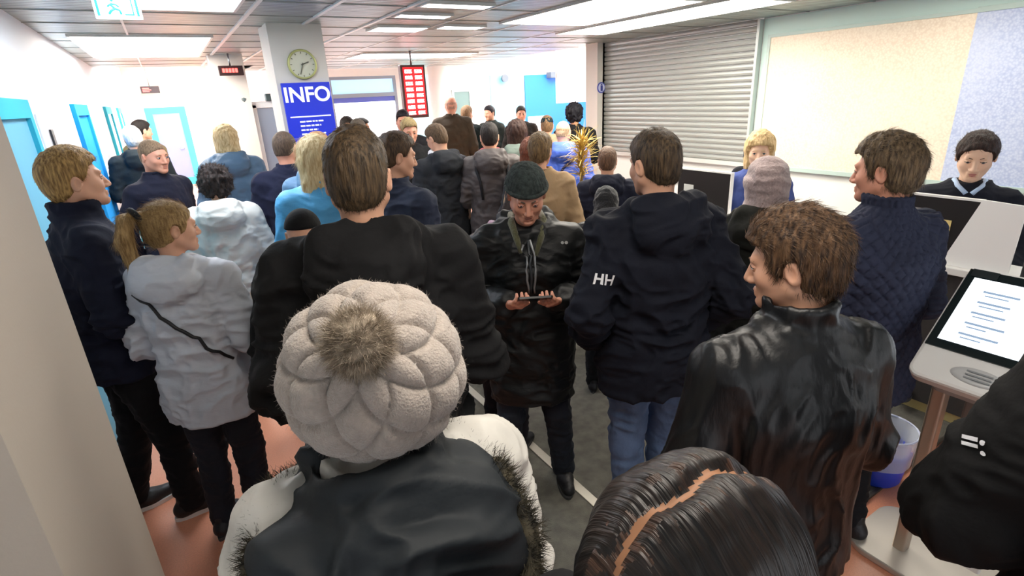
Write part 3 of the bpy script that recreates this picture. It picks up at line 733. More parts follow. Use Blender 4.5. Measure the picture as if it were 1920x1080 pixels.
def tie(root, k):
    dz = k['dz']; j = kid(root, 'jacket'); sp = k['sp']
    P = wrap(j, [(0, .3, z+dz) for z in np.linspace(1.22, 1.475, 8)], .006)
    # pale shirt wedge and blue tie
    L_ = wrap(j, [(-.075*t, .3, 1.22+dz+.27*t) for t in np.linspace(0, 1, 8)], .003); R_ = wrap(j, [(.075*t, .3, 1.22+dz+.27*t) for t in np.linspace(0, 1, 8)], .003)
    mb = MB(); vs = []
    for a, p, b in zip(L_, P, R_): vs += [a, p-Vector((0, .002, 0)), b]
    mb.add(vs, [(3*i, 3*i+1, 3*i+4, 3*i+3) for i in range(7)]+[(3*i+1, 3*i+2, 3*i+5, 3*i+4) for i in range(7)], 0, True); mb.build('shirt', cloth('bcd2f2'), j)
    MB().tube(P, [.016, .018, .018, .017, .015, .014, .013, .018], 8).build('tie', cloth('1f3f9a'), j)
    for s in (-1, 1):
        MB().tube(wrap(j, [(s*(.01+.075*t), .3, 1.2+dz+.28*t) for t in np.linspace(0, 1, 7)], .006), .009, 6).build('lapel', cloth('161a2c'), j)
        MB().tube([(s*.012, .085+sp(1.5), 1.475+dz), (s*.05, .05+sp(1.5), 1.51+dz), (s*.066, -.01+sp(1.5), 1.535+dz)], .012, 8).build('shirt_collar', cloth('bcd2f2'), j)
def parting(root, k):
    hc, R = k['hc'], k['R']; P = []
    for y in np.linspace(-.085, .09, 22):
        z = .026+.1166*sqrt(1-((y+.014)/.126)**2)-.0125
        P.append(tuple(R@np.array((.005*sin(y*80), y, z))+hc))
    MB().tube(P, [.002]+[.0052]*20+[.002], 6).build('parting', mat('scalp_brown', '8a5f42', .6, noise=(120, .4)), kid(root, 'hair'))
def chest_mark(root, k):
    phone_in_hands(root, k)
def backpack_straps(root, k):
    j = kid(root, 'jacket')
    for s in (-1, 1):
        MB().tube(wrap(j, [(s*.11, -.02, 1.5), (s*.12, -.12, 1.42), (s*.12, -.17, 1.3), (s*.10, -.17, 1.15)], .005), .013, 6).build('strap', cloth('33343a'), j)
def one_strap(root, k):
    j = kid(root, 'jacket')
    MB().tube(wrap(j, [(.13, .0, 1.5), (.08, -.14, 1.42), (0, -.17, 1.32), (-.08, -.17, 1.2), (-.15, -.13, 1.08)], .006), .016, 6).build('strap', cloth('232a5a'), j)
def scarf(c):
    def f(root, k):
        hc, R = k['hc'], k['R']; sp = k['sp']; dz = k['dz']
        P = [(.082*cos(a), -.005+sp(1.5)+.086*sin(a), 1.535+dz+.012*sin(a)) for a in np.linspace(0, 2*pi, 25)]
        MB().tube(P, .03, 10).build('scarf', cloth(c, kind='knit'), root)
    return f
def epaulette(root, k):
    tie(root, k)
CEIL = 2.62
LIGHTS = [
 (-.15, 3.3, .55, 4.35, 9, 'bright square ceiling light over the near corridor, behind the green exit sign', CEIL, .05, 'eef4ff'),
 (-.5, 5.9, .52, 8.0, 9, 'long bright ceiling panel light over the corridor', CEIL, .05, 'fff8ee'),
 (-.4, 11, .9, 16, 14, 'large bright light in the raised ceiling at the far corridor end', 3.3, .05, 'ffffff'),
 (1.7, 3.74, 2.2, 3.88, 12, 'thin bright ceiling strip nearest the column with the clock', CEIL, .05, 'ffffff'),
 (1.7, 4.26, 2.12, 4.4, 12, 'second thin bright ceiling strip from the camera, in front of the red display', CEIL, .05, 'ffffff'),
 (2.35, 4.86, 2.76, 5.04, 12, 'thin bright ceiling strip right of the others', CEIL, .05, 'ffffff'),
 (1.78, 5.0, 2.24, 5.3, 12, 'thin bright ceiling strip closest to the red display', CEIL, .05, 'ffffff'),
 (2.5, 7.75, 4.25, 8.6, 9, 'wide bright ceiling light above the red number display', CEIL, .05, 'ffffff'),
 (2.8, 3.15, 3.75, 4.6, 10, 'large bright ceiling panel above the crowd, left one of two', CEIL, .05, 'fff8ea'),
 (3.95, 2.95, 4.6, 5.3, 10, 'large bright ceiling panel beside the roller shutter', CEIL, .05, 'fff8ea'),
 (4.3, .6, 5.1, 2.4, 3, 'added unseen panel light over the service counter, brightening the picture wall', CEIL, .05, 'fff8ea'),  # added above the frame, out of view, to brighten the poster wall
 (.2, .2, 1.2, 1.0, 5, 'ceiling panel light above the waiting people near the ticket machine', CEIL, .05, 'fff6ea'),
 (1.9, 1.6, 2.7, 2.2, 6, 'ceiling panel light in front of the counter', CEIL, .05, 'fff6ea'),
 (6.2, 7.2, 9.8, 11.2, 7, 'large bright light over the waiting bay at the back', 3.3, .05, 'ffffff'),
]
# ------------------------------------------------------------------ the setting
CEIL = 2.62; LW = -0.68; RW = 5.6
white = mat('wall_white', 'eeeeea', .7, bump=(60, .05)); cream = mat('wall_cream', 'e9dcc6', .75)
def struct(name, mb, m, **k):
    o = mb.build(name, m, **k); o['kind'] = 'structure'; return o
# floor: salmon linoleum
salmon = mat('linoleum_salmon', 'e39a7a', .32, noise=(140, .12), bump=(4, .03))
struct('floor', MB().box((-1.6, -3, -.1), (11, 23, 0)), salmon)
grey_c = mat('carpet_grey', '706d64', .95, noise=(14, .32), bump=(220, .4))
t = struct('trim_1', MB().box((1.0, .94, 0), (3.9, 4.6, .006)), grey_c)
t = struct('trim_2', MB().box((1.42, .94, .006), (1.47, 4.6, .012)), mat('strip_metal', 'c9c3b6', .35, .4))
struct('trim_3', MB().box((1.0, .925, 0), (3.9, .94, .014)), mat('dark_edge', '3b3630', .5))
# walls
struct('wall_left', MB().box((LW-.15, -3, 0), (LW, 9.2, CEIL)).box((LW-.15, 9.2, 0), (LW, 18.1, 3.3)), mat('wall_pale_blue', 'dde8f2', .6))
struct('wall_end', MB().box((LW, 18, 0), (1.5, 18.15, 3.3)), cream)
struct('wall_corridor', MB().box((1.3, 12.2, 0), (1.5, 18, 3.3)), white)
struct('wall_back', MB().box((1.3, 12.05, 0), (3.05, 12.2, 3.3)).box((3.05, 12.05, 2.5), (10.5, 12.2, 3.3)).box((5.75, 12.05, 0), (10.5, 12.2, 2.5)).box((4.52, 12.05, 0), (4.62, 12.2, 2.5)), white)
struct('wall_right', MB().box((RW, -3, 0), (RW+.15, 3.88, CEIL)).box((RW, 3.88, 0), (RW+.15, 6.42, 1.08)), white)
struct('wall_bay_right', MB().box((10.5, 6.4, 0), (10.65, 12.2, 3.3)), white)
struct('wall_bay_front', MB().box((RW+.15, 6.3, 0), (10.65, 6.42, 3.3)), white)
struct('wall_upper', MB().box((RW, 6.56, CEIL), (RW+.15, 12.05, 3.3)), white)
# skirting
struct('baseboard_left', MB().box((LW, -2, 0), (LW+.012, 18, .08)), mat('skirt', 'cfd4d8', .5))
# near pillar projecting from the left wall
struct('wall_pilaster', MB().box((LW, .958, 0), (-.30, 1.625, CEIL)), mat('pilaster', 'b5aca0', .8, bump=(90, .04)))
# column with the clock and the round column, column by the shutter
struct('trim_4', MB().box((.85, 5.0, 0), (1.28, 5.4, CEIL)), mat('column_paint', 'd8d3cb', .75))
struct('trim_5', MB().box((5.42, 6.34, 0), (5.74, 6.6, CEIL)), mat('column_paint', 'd8d3cb', .75))
struct('trim_6', MB().lathe([(.21, 0), (.21, CEIL)], (5.15, 11.2, 0), 32), white)
struct('trim_7', MB().box((.62, 7.9, 0), (1.0, 8.2, CEIL)), mat('column_paint', 'd8d3cb', .75))
# ceiling: slatted metal panels between T bars
cm = bpy.data.materials.new('ceiling_slats'); cm.use_nodes = True; nt = cm.node_tree; bs = nt.nodes['Principled BSDF']
tc = nt.nodes.new('ShaderNodeTexCoord'); wv = nt.nodes.new('ShaderNodeTexWave'); wv.bands_direction = 'Y'; wv.inputs['Scale'].default_value = 5.2
nt.links.new(tc.outputs['Object'], wv.inputs['Vector']); rp = nt.nodes.new('ShaderNodeValToRGB'); nt.links.new(wv.outputs['Fac'], rp.inputs[0])
rp.color_ramp.elements[0].color = (.19, .225, .215, 1); rp.color_ramp.elements[1].color = (.47, .56, .545, 1)
nt.links.new(rp.outputs[0], bs.inputs['Base Color']); bs.inputs['Roughness'].default_value = .35; bs.inputs['Metallic'].default_value = .25
bp = nt.nodes.new('ShaderNodeBump'); bp.inputs['Distance'].default_value = .01; bp.inputs['Strength'].default_value = .6; nt.links.new(wv.outputs['Fac'], bp.inputs['Height']); nt.links.new(bp.outputs[0], bs.inputs['Normal'])
struct('ceiling', MB().box((LW-.15, -3, CEIL), (RW+.15, 6.42, CEIL+.1)).box((1.3, 6.42, CEIL), (RW, 11.4, CEIL+.1)).box((LW-.15, 6.42, CEIL), (1.3, 9.9, CEIL+.1)), cm)
struct('ceiling_upper', MB().box((LW-.15, 9.9, 3.3), (1.5, 18.1, 3.4)).box((1.3, 11.4, 3.3), (10.6, 12.2, 3.4)).box((RW, 6.4, 3.3), (10.6, 11.4, 3.4)), white)
struct('wall_bulkhead', MB().box((LW, 9.85, CEIL), (1.35, 9.95, 3.3)).box((1.3, 11.4, CEIL), (RW, 11.5, 3.3)).box((1.3, 9.95, CEIL), (1.4, 11.4, 3.3)), white)
tb = MB()
for x in (.66, 1.14, 1.66): tb.box((x-.014, -2, CEIL-.012), (x+.014, 11.3 if x > 1 else 9.8, CEIL+.01))
for x in (2.3, 3.1, 3.9, 4.7): tb.box((x-.008, -2, CEIL-.006), (x+.008, 11.3, CEIL+.01))
for x in (-.1,): tb.box((x-.008, -2, CEIL-.006), (x+.008, 9.8, CEIL+.01))
struct('trim_8', tb, mat('t_bar', 'e6e8e6', .4))
tb = MB()
for k in range(20):
    y = .4+k*.6
    if y < 11.2: tb.box((LW if y < 9.8 else 1.3, y-.008, CEIL-.005), (RW, y+.008, CEIL+.01))
struct('trim_9', tb, mat('t_bar_grey', '9aa09c', .4, .4))
# ceiling luminaires
def luminaire(x0, y0, x1, y1, es, label, z=CEIL, depth=.05, col='fffaf0'):
    r = empty('ceiling_light', ((x0+x1)/2, (y0+y1)/2, z), label=label, cat='ceiling light', group='ceiling lights')
    hx_, hy_ = (x1-x0)/2, (y1-y0)/2
    f = MB(); f.box((-hx_-.02, -hy_-.02, -.02), (-hx_, hy_+.02, 0)).box((hx_, -hy_-.02, -.02), (hx_+.02, hy_+.02, 0)).box((-hx_, -hy_-.02, -.02), (hx_, -hy_, 0)).box((-hx_, hy_, -.02), (hx_, hy_+.02, 0))
    f.build('frame', mat('lamp_frame', 'd8dad8', .4), r)
    MB().box((-hx_, -hy_, -.012), (hx_, hy_, -.006)).build('diffuser', mat('lamp_%g_%s' % (es, col), 'ffffff', .5, emit=col, es=es), r)
for a in LIGHTS: luminaire(*a)
# ------------------------------------------------------------------ doors, windows and wall things
blue = mat('door_blue', '2596e0', .8, spec=.1); teal = mat('door_teal', '40b4cc', .8, spec=.1); glass = mat('pane_glass', 'dfeef8', .08, trans=.0, spec=.6)
def Mx(loc, rz=0, rx=90): return Matrix.Translation(loc) @ Matrix.Rotation(radians(rz), 4, 'Z') @ Matrix.Rotation(radians(rx), 4, 'X')
def wall_door(n, y0, y1, m, pane):
    d = empty('door_%d' % n, (LW, y0, 0)); d['kind'] = 'structure'
    L = y1-y0; z1 = 2.1
    f = MB().box((-.02, 0, 0), (.035, .09, z1)).box((-.02, L-.09, 0), (.035, L, z1)).box((-.02, .09, z1-.1), (.035, L-.09, z1)); f.build('door_frame', m, d)
    MB().box((-.02, .09, 0), (.012, L-.09, z1-.1)).build('door_leaf', pane, d)
    MB().tube([(.03, L-.16, 1.0), (.07, L-.16, 1.0), (.07, L-.28, 1.0)], .011).build('door_handle', mat('steel', 'b8bcc0', .3, 1), d)
leafp = mat('door_leaf_pale', 'dfe3ea', .5)
wall_door(1, 3.35, 4.28, teal, mat('door_leaf_greyblue', '6fb2cc', .8, spec=.1)); wall_door(2, 6.3, 7.35, blue, mat('door_leaf_blue', '2490e0', .8, spec=.1)); wall_door(3, 9.6, 10.6, teal, leafp); wall_door(4, 12.2, 13.1, teal, leafp)
d = empty('door_5', (-.39, 18, 0)); d['kind'] = 'structure'
MB().box((0, -.06, 0), (.16, 0, 2.1)).box((.79, -.06, 0), (.95, 0, 2.1)).box((.16, -.06, 1.94), (.79, 0, 2.1)).box((.16, -.06, 0), (.79, 0, .2)).build('door_frame', mat('door_turquoise', '45cfe0', .4), d)
MB().box((.16, -.03, .2), (.79, -.01, 1.94)).build('door_glass', mat('door_lilac', '8a94c0', .3), d)
MB().tube([(.7, -.06, 1.0), (.7, -.1, 1.0), (.6, -.1, 1.0)], .011).build('door_handle', mat('steel', 'b8bcc0', .3, 1), d)
# notice and switch on the left wall
n = MB().box((LW+.010, 4.82, 1.62), (LW+.022, 4.9, 1.92)).build('card_reader', mat('dark_plastic', '2a2c30', .4), bevel=.003); tag(n, 'small dark card reader on the pale left wall between the two near blue doors', 'card reader')
n = MB().box((LW+.001, 4.55, 1.1), (LW+.009, 5.4, 2.02)).build('notice_board', mat('notice_white', 'dfe6ec', .4)); tag(n, 'pale flat notice board on the left wall next to the card reader', 'notice board')
# glazing at the back
wn = empty('window_1', (3.05, 12.1, 0)); wn['kind'] = 'structure'
MB().box((0, -.05, 0), (.06, .05, 2.5)).box((1.41, -.05, 0), (1.47, .05, 2.5)).box((.06, -.05, 2.08), (1.41, .05, 2.16)).box((.06, -.05, 2.44), (1.41, .05, 2.5)).build('window_frame', mat('frame_grey', '8d97a5', .4, .5), wn)
MB().box((.06, -.01, .0), (1.41, .01, 2.08)).build('lower_pane', mat('pane_lit', 'ffffff', .2, emit='f4f6ff', es=1.3), wn)
MB().box((.06, -.01, 2.16), (1.41, .01, 2.44)).build('upper_pane', mat('pane_sky', 'a8cfe6', .2, emit='a9d4ee', es=.5), wn)
MB().box((.06, -.03, 1.98), (1.41, -.015, 2.08)).build('window_band', mat('band_blue', '5d6fd0', .4), wn)
wn = empty('window_2', (4.62, 12.1, 0)); wn['kind'] = 'structure'
MB().box((0, -.04, 0), (.05, .04, 2.5)).box((1.08, -.04, 0), (1.13, .04, 2.5)).build('window_frame', mat('frame_grey', '8d97a5', .4, .5), wn)
MB().box((.05, -.01, 0), (1.08, .01, 2.5)).build('pane', mat('pane_teal', '9fe0ea', .2, emit='98dcea', es=.5), wn)
d = empty('door_6', (5.85, 12.03, 0)); d['kind'] = 'structure'
MB().box((0, -.03, 0), (.05, .02, 2.15)).box((.45, -.03, 0), (.5, .02, 2.15)).box((.05, -.03, 2.1), (.45, .02, 2.15)).build('door_frame', mat('frame_pale', 'c9d6d6', .5), d)
MB().box((.05, -.01, 0), (.45, .02, 2.1)).build('door_leaf', mat('door_greygreen', '64807e', .5), d)
def wall_panel(x0, x1, z0, z1, c, label, name='wall_panel', y=12.05, cat='wall panel', es=0):
    o = MB().box((x0, y-.03, z0), (x1, y-.002, z1)).build(name, mat('panel_'+c, c, .4, emit=c if es else None, es=es), bevel=.004); return tag(o, label, cat)
wall_panel(6.9, 7.88, 0, 2.44, '7cc8ee', 'pale sky blue wall panel at the back of the bay, left of the strong blue one')
wall_panel(7.9, 9.9, .0, 2.42, '1f74d8', 'strong blue wall panel at the back of the bay')
wall_panel(7.95, 8.5, .7, 1.42, 'f2f6f8', 'white notice on the strong blue panel above the counter', 'notice', 12.02, 'notice')
# hanging white sign screen beside the column
r = empty('hanging_sign', (5.93, 8.0, 0), label='large white hanging sign in front of the blue panel, beside the grey column', cat='sign')
MB().box((0, 0, 1.8), (.72, .05, 2.40)).build('panel', mat('sign_white', 'f6f8fb', .4), r, bevel=.006)
for xx in (.1, .6): MB().tube([(xx, .025, 2.40), (xx, .025, 3.3)], .008).build('rod', mat('steel', 'b8bcc0', .3, 1), r)
mb = MB()
for k in range(4): mb.box((.12, -.004, 2.3-k*.1), (.6-.12*(k % 2), 0, 2.315-k*.1))
mb.build('text_lines', mat('faint_text', 'b9bfd0', .5), r)
# round emblem on the grey column
r = empty('round_sign', (5.485, 6.335, 2.02), label='small round blue and white sign on the column beside the shutter', cat='sign')
MB().lathe([(.075, 0), (.075, .008)], n=28, M=Mx((0, 0, 0), 0, 90)).build('disc', mat('disc_blue', '5a62b8', .4), r)
MB().lathe([(.058, 0), (.058, .004)], n=28, M=Mx((0, -.008, 0), 0, 90)).build('inner_disc', mat('disc_pale', 'cfd2ea', .4), r)
MB().box((-.018, -.018, -.045), (.018, -.012, .03)).box((-.012, -.018, .034), (.012, -.012, .05)).build('figure_mark', mat('disc_navy', '343a90', .4), r)
for x, z, lb in ((7.25, 2.36, 'small round grey loudspeaker at the top of the pale blue panel'), (8.72, 2.4, 'small dark projector box above the strong blue panel')):
    o = (MB().lathe([(.05, 0), (.09, .05), (.09, .1)], n=20, M=Mx((x, 11.98, z), 0, 90)) if x < 8 else MB().box((x-.16, 11.8, z-.07), (x+.16, 12.0, z+.07))).build('loudspeaker' if x < 8 else 'projector', mat('grey_plastic', '5c6670', .5)); tag(o, lb, 'loudspeaker' if x < 8 else 'projector')
# service desk in the bay
r = empty('bay_counter', (5.0, 9.6, 0), label='white service counter in the bay in front of the blue panels', cat='counter')
MB().box((-.1, -.7, 0), (4.6, -.62, 1.02)).build('front', mat('counter_white', 'f2f2ef', .4), r); MB().box((-.15, -.75, 1.02), (4.65, 0, 1.06)).build('worktop', mat('counter_white', 'f2f2ef', .4), r)
# ------------------------------------------------------------------ LED display and red signs
r = empty('number_display', (2.9, 7.5, 0), label='tall red LED queue number display hanging from the ceiling', cat='display')
MB().box((0, 0, 1.74), (.36, .09, 2.44)).build('housing', mat('led_housing', '4a0c10', .4), r, bevel=.006)
MB().box((.03, -.008, 1.78), (.33, 0, 2.41)).build('face', mat('led_face', '7c0f16', .4, emit='d0121c', es=.9), r)
rng = random.Random(4)
for k in range(8):
    z = 2.355-k*.078
    for a, b in ((.055, .175), (.2, .295)):
        mb = MB()
        x = a
        while x < b-.02:
            w_ = .028; mb.box((x, -.014, z-.022), (x+w_*.3, -.006, z+.022)); mb.box((x+w_*.3, -.014, z+.014), (x+w_, -.006, z+.022)); mb.box((x+w_*.7, -.014, z-.022), (x+w_, -.006, z+.014 if rng.random() > .4 else z-.004)); mb.box((x+w_*.3, -.014, z-.004), (x+w_*.7, -.006, z+.004)); x += .036
        mb.build('number', mat('led_digit', 'ffe8e8', .4, emit='ffd8d8', es=5), r)

MB().tube([(.18, .045, 2.44), (.18, .045, CEIL)], .015).build('mount', mat('steel', 'b8bcc0', .3, 1), r)
def red_sign(x, y, z, w_, h_, label, lit):
    r = empty('led_sign', (x, y, z), label=label, cat='sign')
    MB().box((0, 0, 0), (w_, .06, h_)).build('housing', mat('sign_black', '2a0a0c', .4), r, bevel=.004)
    mb = MB()
    for i in range(5 if lit else 3): mb.box((w_*(.14+.13*i if lit else .1), -.008, h_*.3 if lit else h_*(.2+.22*i)), (w_*(.24+.13*i) if lit else w_*(.45+.1*(i % 2)), 0, h_*.72 if lit else h_*(.32+.22*i)))
    mb.build('lit_digits', mat('led_red', 'ff5a50', .4, emit='ff3c38', es=4), r)
    MB().tube([(w_/2, .03, h_), (w_/2, .03, (CEIL if y < 9 else 3.3)-z)], .01).build('mount', mat('steel', 'b8bcc0', .3, 1), r)
red_sign(.69, 7.72, 2.37, .27, .11, 'small red lit number sign high on the pale column left of the clock', True)
red_sign(-.34, 17.6, 2.46, .42, .17, 'faint red number sign above the turquoise end door', False)
# green exit sign
r = empty('exit_sign', (-.17, 3.5, 2.44), radians(0), label='green and white glowing running-man exit sign under the corridor ceiling', cat='exit sign'); r.scale = (.72, .72, .72)
MB().box((0, 0, 0), (.27, .05, .15)).build('box', mat('exit_white', 'f4fff8', .4, emit='eafff2', es=1.6), r, bevel=.004)
gm = mat('exit_green', '2fd394', .4, emit='2fd394', es=1.2)
MB().box((.015, -.006, .015), (.03, 0, .135)).build('left_bar', gm, r); MB().box((.24, -.006, .015), (.255, 0, .135)).build('right_bar', gm, r)
mb = MB(); mb.box((.17, -.006, .02), (.225, 0, .028)).box((.17, -.006, .12), (.225, 0, .128)).box((.217, -.006, .02), (.225, 0, .128)).build('door_symbol', gm, r)
mb = MB(); mb.tube([(.1, -.005, .085), (.12, -.005, .06), (.145, -.005, .05), (.15, -.005, .025)], .008, 6).tube([(.12, -.005, .06), (.095, -.005, .045), (.08, -.005, .025)], .008, 6).tube([(.1, -.005, .088), (.13, -.005, .085), (.145, -.005, .07)], .006, 6).tube([(.1, -.005, .088), (.08, -.005, .07)], .006, 6)
mb.lathe([(.001, -.012), (.012, 0), (.001, .012)], (.112, -.005, .112), 12, cap=False); mb.build('running_figure', gm, r)
MB().tube([(.135, .025, .15), (.135, .025, .22)], .01).build('mount', mat('steel', 'b8bcc0', .3, 1), r)
# clock
r = empty('wall_clock', (1.075, 4.999, 2.31), label='round wall clock with a pale greenish face on the square column above the blue board', cat='clock')
MB().lathe([(.115, 0), (.118, .02), (.108, .03), (.10, .024)], n=40, M=Mx((0, 0, 0), 0, 90), cap=False).build('rim', mat('clock_rim', 'b6b878', .35, .3), r)
MB().lathe([(.103, .0), (.103, .02)], n=40, M=Mx((0, 0, 0), 0, 90)).build('dial', mat('clock_dial', 'cfcfba', .5), r)
mb = MB()
for k in range(12): mb.box((-.003, -.023, .082), (.003, -.02, .096), M=Matrix.Rotation(radians(30*k), 4, 'Y'))
mb.build('hour_marks', mat('clock_mark', '6f6f58', .5), r)
MB().box((-.004, -.026, -.01), (.004, -.022, .055), M=Matrix.Rotation(radians(70), 4, 'Y')).build('hour_hand', mat('clock_hand', '4a4a3a', .5), r)
MB().box((-.003, -.029, -.012), (.003, -.026, .082), M=Matrix.Rotation(radians(200), 4, 'Y')).build('minute_hand', mat('clock_hand', '4a4a3a', .5), r)
# INFO board on the column
r = empty('info_board', (.875, 4.97, 0), label='tall blue INFO board with white lettering on the square column', cat='sign')
MB().box((0, 0, .55), (.395, .025, 2.17)).build('panel', mat('info_blue', '1c35d8', .35), r, bevel=.004)
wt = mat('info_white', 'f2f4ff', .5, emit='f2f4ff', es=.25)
text_obj('lettering', 'INFO', .165, wt, Matrix.Translation((.197, -.003, 2.07)) @ Matrix.Rotation(radians(90), 4, 'X'), r, bold=.0035)
mb = MB(); mb.box((.03, -.004, 1.895), (.365, 0, 1.905)); rng = random.Random(2)
for k in range(7):
    z = 1.86-k*.034; x = .1; e = .3-.03*(k % 3)
    while x < e: 
        w_ = rng.uniform(.015, .045); mb.box((x, -.004, z-.006), (min(x+w_, e), 0, z+.006)); x += w_+.008
for k in range(3): mb.rbox((.08+.03*k, -.004, 1.60-.05*k-.012), (.3-.02*k, 0, 1.60-.05*k+.012), .008, 'y')
mb.build('small_print', wt, r)
# entrance gates left of the column
r = empty('entrance_portal', (.62, 8.0, 0), label='white framed entrance portal with grey glass and blue leaf left of the info column', cat='portal')
MB().box((.38, 0, 0), (.44, .08, 2.02)).box((.70, 0, 0), (.76, .08, 2.02)).box((.05, 0, 1.98), (1.2, .08, 2.06)).build('frame', mat('portal_white', 'e8eef2', .4), r, bevel=.004)
MB().box((.44, .03, .0), (.70, .05, 1.98)).build('glass_leaf', mat('portal_glass', '8f9cb0', .15, spec=.8), r)
MB().box((.78, .03, .0), (1.2, .05, 1.96)).build('blue_leaf', mat('portal_blue', '1f3cc8', .4), r)
MB().box((.56, -.1, 2.06), (.98, .0, 2.15)).build('door_operator', mat('operator_dark', '3a4a4c', .5), r, bevel=.01)
MB().lathe([(.05, 0), (.06, .04), (.03, .08)], (.3, -.05, 2.06), 16).build('sensor', mat('sensor_grey', '5b6668', .5), r)
# ------------------------------------------------------------------ roller shutter
r = empty('roller_shutter', (RW-.03, 3.9, 0), label='closed grey metal roller shutter between the column and the poster wall', cat='roller shutter')
mb = MB(); z = 1.13; Lr = 2.44
while z < 2.58:
    vs = []; pr = [(0, 0), (-.018, .008), (-.022, .03), (-.018, .052), (0, .06)]
    for y in (0, Lr): vs += [(p, y, z+q) for p, q in pr]
    mb.add(vs, [(i, i+1, 5+i+1, 5+i) for i in range(4)], 0, False); z += .062
mb.build('curtain', mat('shutter_grey', 'a6aaa6', .4, .35), r)
MB().box((-.03, -.0, 1.08), (.02, Lr, 1.13)).build('bottom_rail', mat('shutter_rail', 'd8dad6', .4, .3), r)
for yy in (-.03, Lr): MB().box((-.05, yy, 1.08), (.02, yy+.03, CEIL-.01)).build('guide_rail', mat('shutter_rail2', 'c0c6c4', .4, .3), r)
# poster wall
def poster_mat(name, c, c2, sc):
    m = mat(name, c, .55); nt = m.node_tree; b = nt.nodes['Principled BSDF']; tc = nt.nodes.new('ShaderNodeTexCoord')
    v = nt.nodes.new('ShaderNodeTexVoronoi'); v.inputs['Scale'].default_value = sc; nt.links.new(tc.outputs['Object'], v.inputs['Vector'])
    n = nt.nodes.new('ShaderNodeTexNoise'); n.inputs['Scale'].default_value = 1.6; n.inputs['Detail'].default_value = 6; nt.links.new(tc.outputs['Object'], n.inputs['Vector'])
    mx = nt.nodes.new('ShaderNodeMath'); mx.operation = 'MULTIPLY'; nt.links.new(v.outputs['Distance'], mx.inputs[0]); nt.links.new(n.outputs['Fac'], mx.inputs[1])
    rp = nt.nodes.new('ShaderNodeValToRGB'); nt.links.new(mx.outputs[0], rp.inputs[0]); rp.color_ramp.elements[0].position = .1; rp.color_ramp.elements[1].position = .45
    rp.color_ramp.elements[0].color = (*hexc(c), 1); rp.color_ramp.elements[1].color = (*hexc(c2), 1); nt.links.new(rp.outputs[0], b.inputs['Base Color']); return m
r = empty('mosaic_panel', (RW-.04, 2.0, 0), label='large beige mottled picture panel on the right wall beside the shutter', cat='wall panel')
MB().box((0, .0, 1.12), (.03, 1.75, 2.42)).build('panel', poster_mat('panel_beige', 'f4e6d2', 'e6d4be', 60), r)
MB().box((-.01, 0, 1.08), (.035, 1.78, 1.12)).box((-.01, 0, 2.42), (.035, 1.78, 2.45)).box((-.01, 1.75, 1.12), (.035, 1.78, 2.42)).build('frame', mat('panel_frame', 'b9ccc6', .5), r)
r = empty('mosaic_panel', (RW-.04, -.4, 0), label='large pale blue mottled picture panel at the right edge behind the officer', cat='wall panel')
MB().box((0, .0, 1.12), (.03, 2.4, 2.42)).build('panel', poster_mat('panel_blue', 'ccd5ec', 'aebbdd', 60), r)
for z0_ in (1.08, 2.42): MB().box((-.01, .0, z0_), (.035, 2.4, z0_+.04)).build('frame_rail', mat('panel_frame', 'b9ccc6', .5), r)
struct('wall_panelling', MB().box((RW-.012, -1.5, 2.45), (RW, 3.86, CEIL-.01)).box((RW-.012, 3.78, .9), (RW, 3.86, 2.45)), mat('wall_mint', 'cfe6e0', .6))
# ------------------------------------------------------------------ staff side: platform, counters, screens
struct('floor_platform', MB().box((4.0, -2.5, 0), (RW, 6.2, .02)), mat('platform', '8a8a86', .7))
wc = mat('counter_top', 'efeeea', .3); dk = mat('counter_dark', '3b3836', .6, noise=(30, .15))
for (y0, y1, lb) in ((-1.6, 1.95, 'near white-topped service counter with dark front beside the ticket machine'), (1.97, 3.55, 'far white-topped service counter with dark front below the shutter')):
    r = empty('service_counter', (3.6, y0, 0), label=lb, cat='counter')
    MB().box((0, 0, .08), (.04, y1-y0, .93)).box((.04, 0, .08), (.20, .04, .93)).box((.04, y1-y0-.04, .08), (.20, y1-y0, .93)).build('front_panel', dk, r)
    MB().box((.03, 0, 0), (.1, y1-y0, .08)).build('plinth', mat('plinth_yellow', 'c9b478', .6), r)
    MB().box((-.06, 0, .93), (.24, y1-y0, .97)).build('worktop', wc, r, bevel=.004)
def screen(y0, y1, label, notes):
    r = empty('counter_screen', (3.64, y0, .97), label=label, cat='screen')
    L = y1-y0
    MB().box((0, 0.012, .0), (.02, L-.012, .36)).build('dark_panel', mat('screen_dark', '1f1c1d', .45), r)
    MB().box((-.003, 0, 0), (.026, .012, .372)).box((-.003, L-.012, 0), (.026, L, .372)).box((-.003, 0.012, .36), (.026, L-.012, .372)).build('white_edge', mat('screen_edge', 'f0efec', .4), r)
    for nm, a, b, c, d, col in notes:
        MB().box((-.006, a, c), (-.001, b, d)).build(nm, mat('paper_'+col, col, .6), r)
screen(1.09, 1.55, 'black counter screen with a grey sheet and a yellow note in front of the officer', (('yellow_note', .12, .26, .02, .24, 'e6cf8a'), ('grey_sheet', .27, .42, .09, .29, '8d8d90')))
screen(2.66, 3.2, 'black counter screen with a small paper note, further along by the shutter', (('paper_note', .36, .46, .12, .24, 'c8cac6'),))
# slanting white divider at the officer's place
r = MB(); x0 = 3.58
r.add([(x0, 1.20, .972), (x0, .90, .972), (x0+.02, .90, 1.34), (x0+.02, 1.085, 1.35), (x0+.015, 1.20, .972), (x0+.015, .90, .972), (x0+.035, .90, 1.34), (x0+.035, 1.085, 1.35)],
      [(3,2,1,0), (4,5,6,7), (1,5,4,0), (2,6,5,1), (3,7,6,2), (0,4,7,3)])
o = r.build('desk_divider', mat('divider_white', 'f6f5f3', .35)); tag(o, 'white slanting divider panel on the counter between the black screen and the ticket machine', 'divider')
